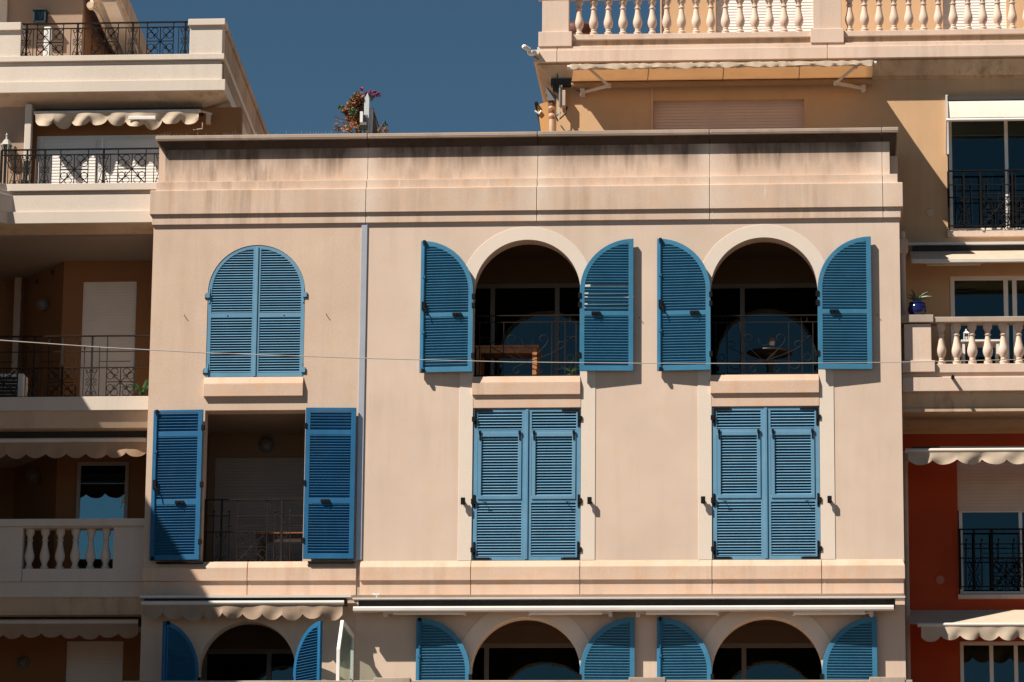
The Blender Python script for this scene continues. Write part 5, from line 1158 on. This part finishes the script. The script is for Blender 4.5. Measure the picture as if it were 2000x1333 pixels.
# ---- fifth floor
w6 = (X(128, 1290, YV), X(240, 1290, YV), g5 - 2.6, Z(180, 1252, YV))
MB().prism(rect_pts(xe0, xe1, 0, g5), [rect_pts(*w6)], YV, YV + 0.2).build('wall', 'left_ochre', E)
blind(E, w6[0] - 0.01, w6[1] + 0.01, w6[2], w6[3] + 0.01, YV + 0.06, 'blind_white', 0.06)
# part of the same house beyond the picture, standing further out: it shades this corner
zwing = Z(-170, 262, 0.0); xwing = X(-170, 262, 0.0)
MB().box(xwing - 7, xwing, -6.5, 4, 0, zwing).build('projecting_wing', 'left_stone', E)

# ---- awnings on the left building
yf = 0.50; AW = thing('awning', 'crumpled cream scalloped awning above the white roller blinds at top left', 'awning', (X(230, 230, YW2), YW2, Z(230, 230, YW2)))
x0, x1 = X(66, 230, yf), X(392, 225, yf); zt_ = Z(230, 219, yf)
box('cassette', 'cassette_dark', AW, x0, x1, yf + 0.07, YW2 - 0.002, Z(230, 222, yf + 0.1), Z(230, 214, yf + 0.1))
MB().tube([(x0, yf, zt_), (x1, yf, zt_)], 0.03, 10).build('front_bar', 'arm_white', AW, smooth=True)
o = valance(AW, x0 + 0.03, x1 - 0.03, zt_ - 0.01, Z(230, 249, yf), yf - 0.03, 'awning_cream', 0.285, 0.10, 0.045, 21, crumple=0.05)
MB().box(X(251, 230, yf - 0.1), X(304, 228, yf - 0.1), yf - 0.11, yf - 0.06, Z(275, 234, yf - 0.1), Z(275, 227, yf - 0.1)).build('folded_slat', 'white_frame', AW, bevel=0.008)
MB().box(X(401, 222, yf), X(409, 222, yf), yf + 0.08, yf + 0.2, Z(410, 238, yf), Z(410, 220, yf)).tube([(x1, yf, zt_), (x1 + 0.16, yf + 0.12, zt_ - 0.02)], 0.02, 8).tube([(X(396, 226, yf), yf, Z(396, 240, yf)), (X(396, 226, yf), yf, Z(396, 252, yf)), (X(378, 226, yf), yf, Z(378, 254, yf))], 0.009, 6).build('arm_bracket', 'rust_pipe', AW)
def rolled(label, a, b, zt, zb, zbar, Y, seed, mat='awning_brown', cas=None, tongue=0.33, depth=0.07):
    AW = thing('awning', label, 'awning', (X((a + b) / 2, zt, Y), Y + 0.3, Z((a + b) / 2, zt, Y)))
    c = (a + b) / 2
    if cas: box('cassette', 'cassette_dark', AW, X(a, zt, Y), X(b, zt, Y), Y + 0.08, Y + 0.6, Z(c, cas[1], Y), Z(c, cas[0], Y))
    MB().tube([(X(a, zbar, Y), Y, Z(c, zbar, Y)), (X(b, zbar, Y), Y, Z(c, zbar, Y))], 0.04, 10).build('front_bar', 'arm_white', AW, smooth=True)
    valance(AW, X(a, zt, Y), X(b, zt, Y), Z(c, zt, Y), Z(c, zb, Y), Y - 0.01, mat, tongue, depth, 0.016, seed, crumple=0.012)
rolled('brown scalloped awning in shade above the stone balustrade', -180, 286, 866, 896, 861, YL + 0.30, 31, cas=(842, 860), tongue=0.315)
rolled('dark brown scalloped awning at the bottom left corner', -180, 270, 1218, 1248, 1215, YL + 0.30, 32, cas=(1200, 1214), tongue=0.315)
AW = thing('awning', 'rolled awning with folded arms along the flank of the top left flat', 'awning', (X(215, 50, 2.6), 2.6, Z(215, 50, 2.6)))
for k_, (d0, d1, r_, mt) in enumerate(((0, 0, 0.05, 'arm_white'), (10, 12, 0.03, 'cassette_dark'), (-9, -8, 0.045, 'arm_white'), (16, 20, 0.03, 'left_soffit'))):
    p0_, p1_ = hz(190 + d0, 2, 1.5), hz(236 + d1, 104, 4.2); MB().tube([p0_, p1_], r_, 8).build(('roller', 'cover', 'front_bar', 'cover')[k_], mt, AW, smooth=True)
p0_ = Vector(hz(177, 12, 1.5)); MB().tube([p0_, hz(190, 24, 1.6), hz(222, 100, 3.6)], 0.03, 6).build('folding_arm', 'left_soffit', AW)
MB().lathe([(0.02, -0.05), (0.06, -0.05), (0.06, 0.05), (0.02, 0.05)], p0_, 10, 'y').build('arm_joint', 'left_soffit', AW, smooth=True)
# ---- lamps and small things
def lantern(label, x, y, z, w, h, mat, glassmat):
    T = thing('wall_lantern', label, 'lantern', (x, y, z))
    MB().frus((x - w * 0.62, x + w * 0.62, y - w * 0.62, y + w * 0.62, z + h * 0.88), (x - w * 0.2, x + w * 0.2, y - w * 0.2, y + w * 0.2, z + h)).box(x - w * 0.62, x + w * 0.62, y - w * 0.62, y + w * 0.62, z + h * 0.83, z + h * 0.88).build('cap', mat, T)
    MB().box(x - w * 0.5, x + w * 0.5, y - w * 0.5, y + w * 0.5, z, z + h * 0.06).build('base', mat, T)
    for sx in (-1, 1):
        for sy in (-1, 1): box('upright', mat, T, x + sx * w * 0.47 - 0.012, x + sx * w * 0.47 + 0.012, y + sy * w * 0.47 - 0.012, y + sy * w * 0.47 + 0.012, z + h * 0.06, z + h * 0.83)
    MB().box(x - w * 0.45, x + w * 0.45, y + w * 0.40, y + w * 0.44, z + h * 0.06, z + h * 0.83).build('back_plate', mat, T)
    MB().lathe([(0.02, 0), (0.03, 0.03), (0.05, 0.10), (0.04, 0.14), (0.01, 0.16)], (x, y, z + h * 0.3), 12).build('bulb', 'bulb', T, smooth=True)
    MB().box(x - w * 0.45, x + w * 0.45, y - w * 0.46, y - w * 0.44, z + h * 0.06, z + h * 0.83).build('pane', glassmat, T)
    return T
lantern('dark green box lantern with a bulb on the top left wall', X(79, 30, 1.85), 1.86, Z(79, 46, 1.85), 0.20, 0.245, 'lantern_green', 'glass_dark')
x, y, z = X(11.5, 310, 0.58), 0.58, Z(11, 305, 0.58)
T = thing('wall_lantern', 'white hexagonal carriage lantern with a pointed finial behind the iron railing', 'lantern', (x, y, z))
MB().lathe([(0.005, -0.05), (0.02, -0.01), (0.05, 0.0), (0.055, 0.02)], (x, y, z), 6).build('base', 'shaded_white', T)
MB().lathe([(0.098, 0.175), (0.085, 0.20), (0.05, 0.26), (0.02, 0.28), (0.014, 0.33), (0.022, 0.345), (0.003, 0.385)], (x, y, z), 6).build('cap', 'shaded_white', T)
for i in range(6):
    a_ = i * math.pi / 3; MB().tube([(x + 0.052 * math.cos(a_), y + 0.052 * math.sin(a_), z + 0.02), (x + 0.09 * math.cos(a_), y + 0.09 * math.sin(a_), z + 0.178)], 0.009, 5).build('upright', 'shaded_white', T)
MB().lathe([(0.047, 0.02), (0.083, 0.176)], (x, y, z), 6).build('pane', 'glass', T)
MB().tube([(x, y, z - 0.04), (x, y + 0.06, z - 0.1), (x, 0.682, z - 0.06)], 0.014, 6).build('bracket', 'shaded_white', T)
tt = 0.5; yy = YV + 0.62; xx_ = X(84, 597, yy)
globe_lamp('oval bulkhead lamp on the shaded wall of the recessed balcony', X(84, 597, YV + 0.5), YV + 0.44, Z(84, 597, YV + 0.5), 0.10)
globe_lamp('dim round wall lamp above the stone balustrade', X(66, 933, YV + 0.55), YV + 0.5, Z(66, 933, YV + 0.55), 0.12)
globe_lamp('dim wall lamp below the bottom left awning', X(46, 1295, YV), YV - 0.004, Z(46, 1295, YV), 0.10)
x0, x1 = X(-40, 755, 1.0), X(46, 755, 1.0); z0 = f1
T = thing('air_conditioner', 'white air conditioning unit standing on the recessed balcony', 'air conditioner', ((x0 + x1) / 2, 1.15, z0)); zt_ = Z(20, 730, 1.0)
MB().box(x0, x1, 1.0, 1.35, z0 + 0.03, zt_).build('case', 'plastic_white', T, bevel=0.015)
for i in range(7):
    zz = z0 + 0.1 + (zt_ - z0 - 0.18) * i / 6; MB().box(x0 + 0.06, x1 - 0.11, 0.985, 0.998, zz - 0.022, zz + 0.022).build('louvre', 'cassette_dark', T)
for xx_ in (x0 + 0.1, x1 - 0.1): box('foot', 'cassette_dark', T, xx_ - 0.03, xx_ + 0.03, 1.02, 1.3, z0, z0 + 0.032)
pot_plant('potted_plant', 'bright green strap leaved plant in the corner of the recessed balcony', 'plant', X(277, 770, 0.75), 0.75, f1, 0.10, 0.08, 'dark_wood', 'leaf_bright', 22, 0.42, 0.55, 0.012, 8)
# little tower sticker on the balcony door glass
x, z = X(239, 991, YV - 0.04), Z(239, 991, YV - 0.04); hgt = Z(239, 966, YV - 0.04) - z
T = thing('door_sticker', 'small pale tower shaped sticker on the balcony door glass', 'sticker', (x, YV - 0.04, z))
pp = [(-0.055, 0), (-0.033, 0), (-0.02, 0.07), (0.02, 0.07), (0.033, 0), (0.055, 0), (0.03, 0.08), (0.012, 0.16), (0.004, hgt), (-0.004, hgt), (-0.012, 0.16), (-0.03, 0.08)]
MB().prism([(x + a, z + b) for a, b in pp], [], YV - 0.018, YV - 0.012).build('tower_shape', 'plastic_white', T)

# ================================================================== ROOF OF THE MAIN BUILDING
rnd = random.Random(42); yv = 0.75
x, z = X(702, 258, yv), zCT - 0.1
T = thing('bougainvillea', 'dry bougainvillea bush with a magenta tip growing above the parapet', 'plant', (x, yv, z))
def leafcloud(name, mat, blobs, n, size, flat=0.0):
    m = MB()
    tot = sum(b[3] ** 2 for b in blobs)
    for (px, py, dy, r) in blobs:
        cx, cz = X(px, py, yv + dy), Z(px, py, yv + dy); r = r / 125
        for _ in range(int(n * (r * 125) ** 2 / tot)):
            v = Vector((rnd.gauss(0, 1), rnd.gauss(0, 1), rnd.gauss(0, 1))).normalized() * r * rnd.uniform(0.25, 1.08) ** 0.6
            c = Vector((cx, yv + dy, cz)) + v; s = size * rnd.uniform(0.6, 1.3)
            u = Vector((rnd.gauss(0, 1), rnd.gauss(0, 1), rnd.gauss(0, 1))).normalized(); w = u.orthogonal().normalized()
            k = len(m.v); bend = u.cross(w) * s * 0.35
            m.v += [tuple(c - u * s), tuple(c + w * s * 0.6 + bend), tuple(c + u * s), tuple(c - w * s * 0.6 + bend)]; m.f += [(k, k + 1, k + 2), (k, k + 2, k + 3)]
    return m.build(name, mat, T, kind='stuff')
body = [(700, 192, 0, 12), (690, 205, 0, 13), (684, 218, 0.05, 14), (700, 215, 0.1, 14), (688, 232, 0, 12), (700, 235, 0.1, 12), (675, 217, 0, 8), (708, 200, 0.1, 8)]
leafcloud('brown_leaves', 'leaf_brown', body, 1000, 0.026); leafcloud('dry_leaves', 'leaf_dry', body + [(690, 244, -0.1, 9), (676, 254, -0.1, 8), (660, 254, 0, 6), (656, 245, 0, 4), (700, 252, -0.1, 9), (742, 256, 0, 6), (750, 252, 0, 6), (756, 257, 0, 4)], 900, 0.026)
leafcloud('green_leaves', 'leaf_green', [(668, 211, 0, 6), (690, 196, 0, 9), (697, 186, 0, 7), (724, 195, 0, 5), (660, 211, 0, 3), (690, 220, -0.1, 10), (700, 256, -0.1, 8), (752, 244, 0, 6)], 260, 0.024)
leafcloud('magenta_bracts', 'magenta', [(722, 183, 0, 6), (733, 183, 0, 6), (740, 185, 0, 5), (706, 175, 0, 4), (728, 190, 0, 4), (716, 184, 0, 5)], 190, 0.022)
m = MB()
for pts in (((700, 262), (692, 235), (690, 205), (700, 178)), ((700, 262), (702, 230), (712, 195), (735, 184)), ((690, 262), (676, 235), (660, 230), (652, 228)), ((686, 258), (670, 240), (656, 232)), ((690, 262), (668, 245), (652, 254)), ((696, 222), (672, 212), (655, 211)), ((736, 264), (745, 250), (750, 238))):
    m.tube([(X(a, b, yv), yv + rnd.uniform(-0.05, 0.05), Z(a, b, yv)) for a, b in pts], [0.018, 0.013, 0.009, 0.005][:len(pts)], 5)
m.build('stem', 'bark', T)
yv2 = 0.7; x0, x1 = X(711, 220, yv2), X(721, 220, yv2)
T = thing('roof_partition', 'pale pointed post with a dark triangular brace on the roof edge', 'partition', ((x0 + x1) / 2, yv2, zPB - 0.1))
zt_ = Z(715, 181, yv2); z0 = zPB - 0.1
MB().prism([(x0, z0), (x1, z0), (x1, zt_ - 0.1), (x0 + 0.055, zt_), (x0, zt_ - 0.12)], [], yv2, yv2 + 0.06).box(x1 + 0.002, x1 + 0.045, yv2 + 0.05, yv2 + 2.6, z0, zt_ - 0.25).build('post', 'post_white', T, bevel=0.006)
xa_, xb_ = X(725, 210, yv2), X(739, 258, yv2)
MB().prism([(xa_, z0), (xb_ + 0.06, z0), (xb_, Z(739, 258, yv2)), (xa_, Z(725, 207, yv2))], [], yv2 + 0.2, yv2 + 0.23).build('brace_panel', 'sheet_grey', T)
MB().tube([(xa_, yv2 + 0.19, z0), (xa_, yv2 + 0.19, Z(725, 205, yv2))], 0.012, 6).tube([(xa_, yv2 + 0.19, Z(725, 205, yv2)), (xb_ + 0.04, yv2 + 0.19, Z(739, 262, yv2))], 0.012, 6).build('edge_rod', 'rust', T)
x, z = X(709, 245, 0.6), Z(709, 248, 0.6); T = thing('roof_lantern', 'white and dark wall lantern mounted beside the roof bougainvillea', 'lantern', (x, 0.6, z))
MB().frus((x - 0.03, x + 0.05, 0.55, 0.63, z - 0.05), (x - 0.045, x + 0.065, 0.53, 0.65, z)).build('base', 'lantern_green', T)
MB().frus((x - 0.045, x + 0.065, 0.53, 0.65, z + 0.01), (x - 0.04, x + 0.06, 0.54, 0.64, z + 0.06)).build('glass_body', 'frosted', T); MB().box(x - 0.045, x + 0.0, 0.54, 0.66, z + 0.061, z + 0.24).build('cap', 'plastic_white', T)
MB().box(x + 0.0, x + 0.07, 0.60, 0.69, z - 0.02, z + 0.2).tube([(x + 0.02, 0.64, z - 0.03), (x + 0.02, 0.64, zPB - 0.1)], 0.016, 6).build('bracket', 'sheet_grey', T)
# bird spikes on the coping
m = MB(); T = thing('bird_spikes', 'row of thin metal bird spikes along the left half of the coping', 'bird spikes', (X(470, 262, 0.1), 0.1, zCT))
for i in range(58):
    px = 316 + i * 5.8
    if 372 < px < 440 and i % 3: continue
    x = X(px, 262, 0.12); l = rnd.uniform(0.06, 0.10); m.tube([(x, 0.12, zCT - 0.004), (x + rnd.uniform(-0.012, 0.012), 0.12 + rnd.uniform(-0.04, 0.02), zCT + l)], 0.0015, 3)
m.build('spikes', 'post_white', T, kind='stuff')
MB().box(X(312, 262, 0.12), X(655, 262, 0.12), 0.10, 0.14, zCT - 0.006, zCT + 0.004).build('base_strip', 'post_white', T)
# little fitting on the long awning
x, z = X(736, 1161, -0.25), Z(736, 1167, -0.25); T = thing('wind_sensor', 'tiny white wind sensor on top of the long awning', 'sensor', (x, -0.25, z))
MB().lathe([(0.012, 0), (0.012, 0.05)], (x, -0.25, z), 8).box(x - 0.04, x + 0.04, -0.27, -0.23, z + 0.035, z + 0.055).build('body', 'plastic_white', T)
for sx in (-1, 1): MB().lathe([(0.002, -0.01), (0.018, 0.0), (0.018, 0.012), (0.002, 0.02)], (x + sx * 0.045, -0.25, z + 0.045), 8).build('cup', 'plastic_white', T, smooth=True)
# cable slung across the street
pts = [(-300, 640), (-100, 656), (0, 665), (200, 679), (400, 689.5), (700, 700), (1000, 707.5), (1250, 710), (1500, 710.5), (1750, 708), (2000, 702.5), (2300, 692)]
def yc(px): return -9.0 + 6.5 * (px + 300) / 2600.0
wire = MB().tube([(X(px, py, yc(px)), yc(px), Z(px, py, yc(px))) for px, py in pts], [0.0085 - 0.003 * i / 11 for i in range(12)], 6).build('overhead_cable', 'rope', smooth=True)
tag(wire, 'thin pale cable strung across the whole front of the buildings', 'cable')
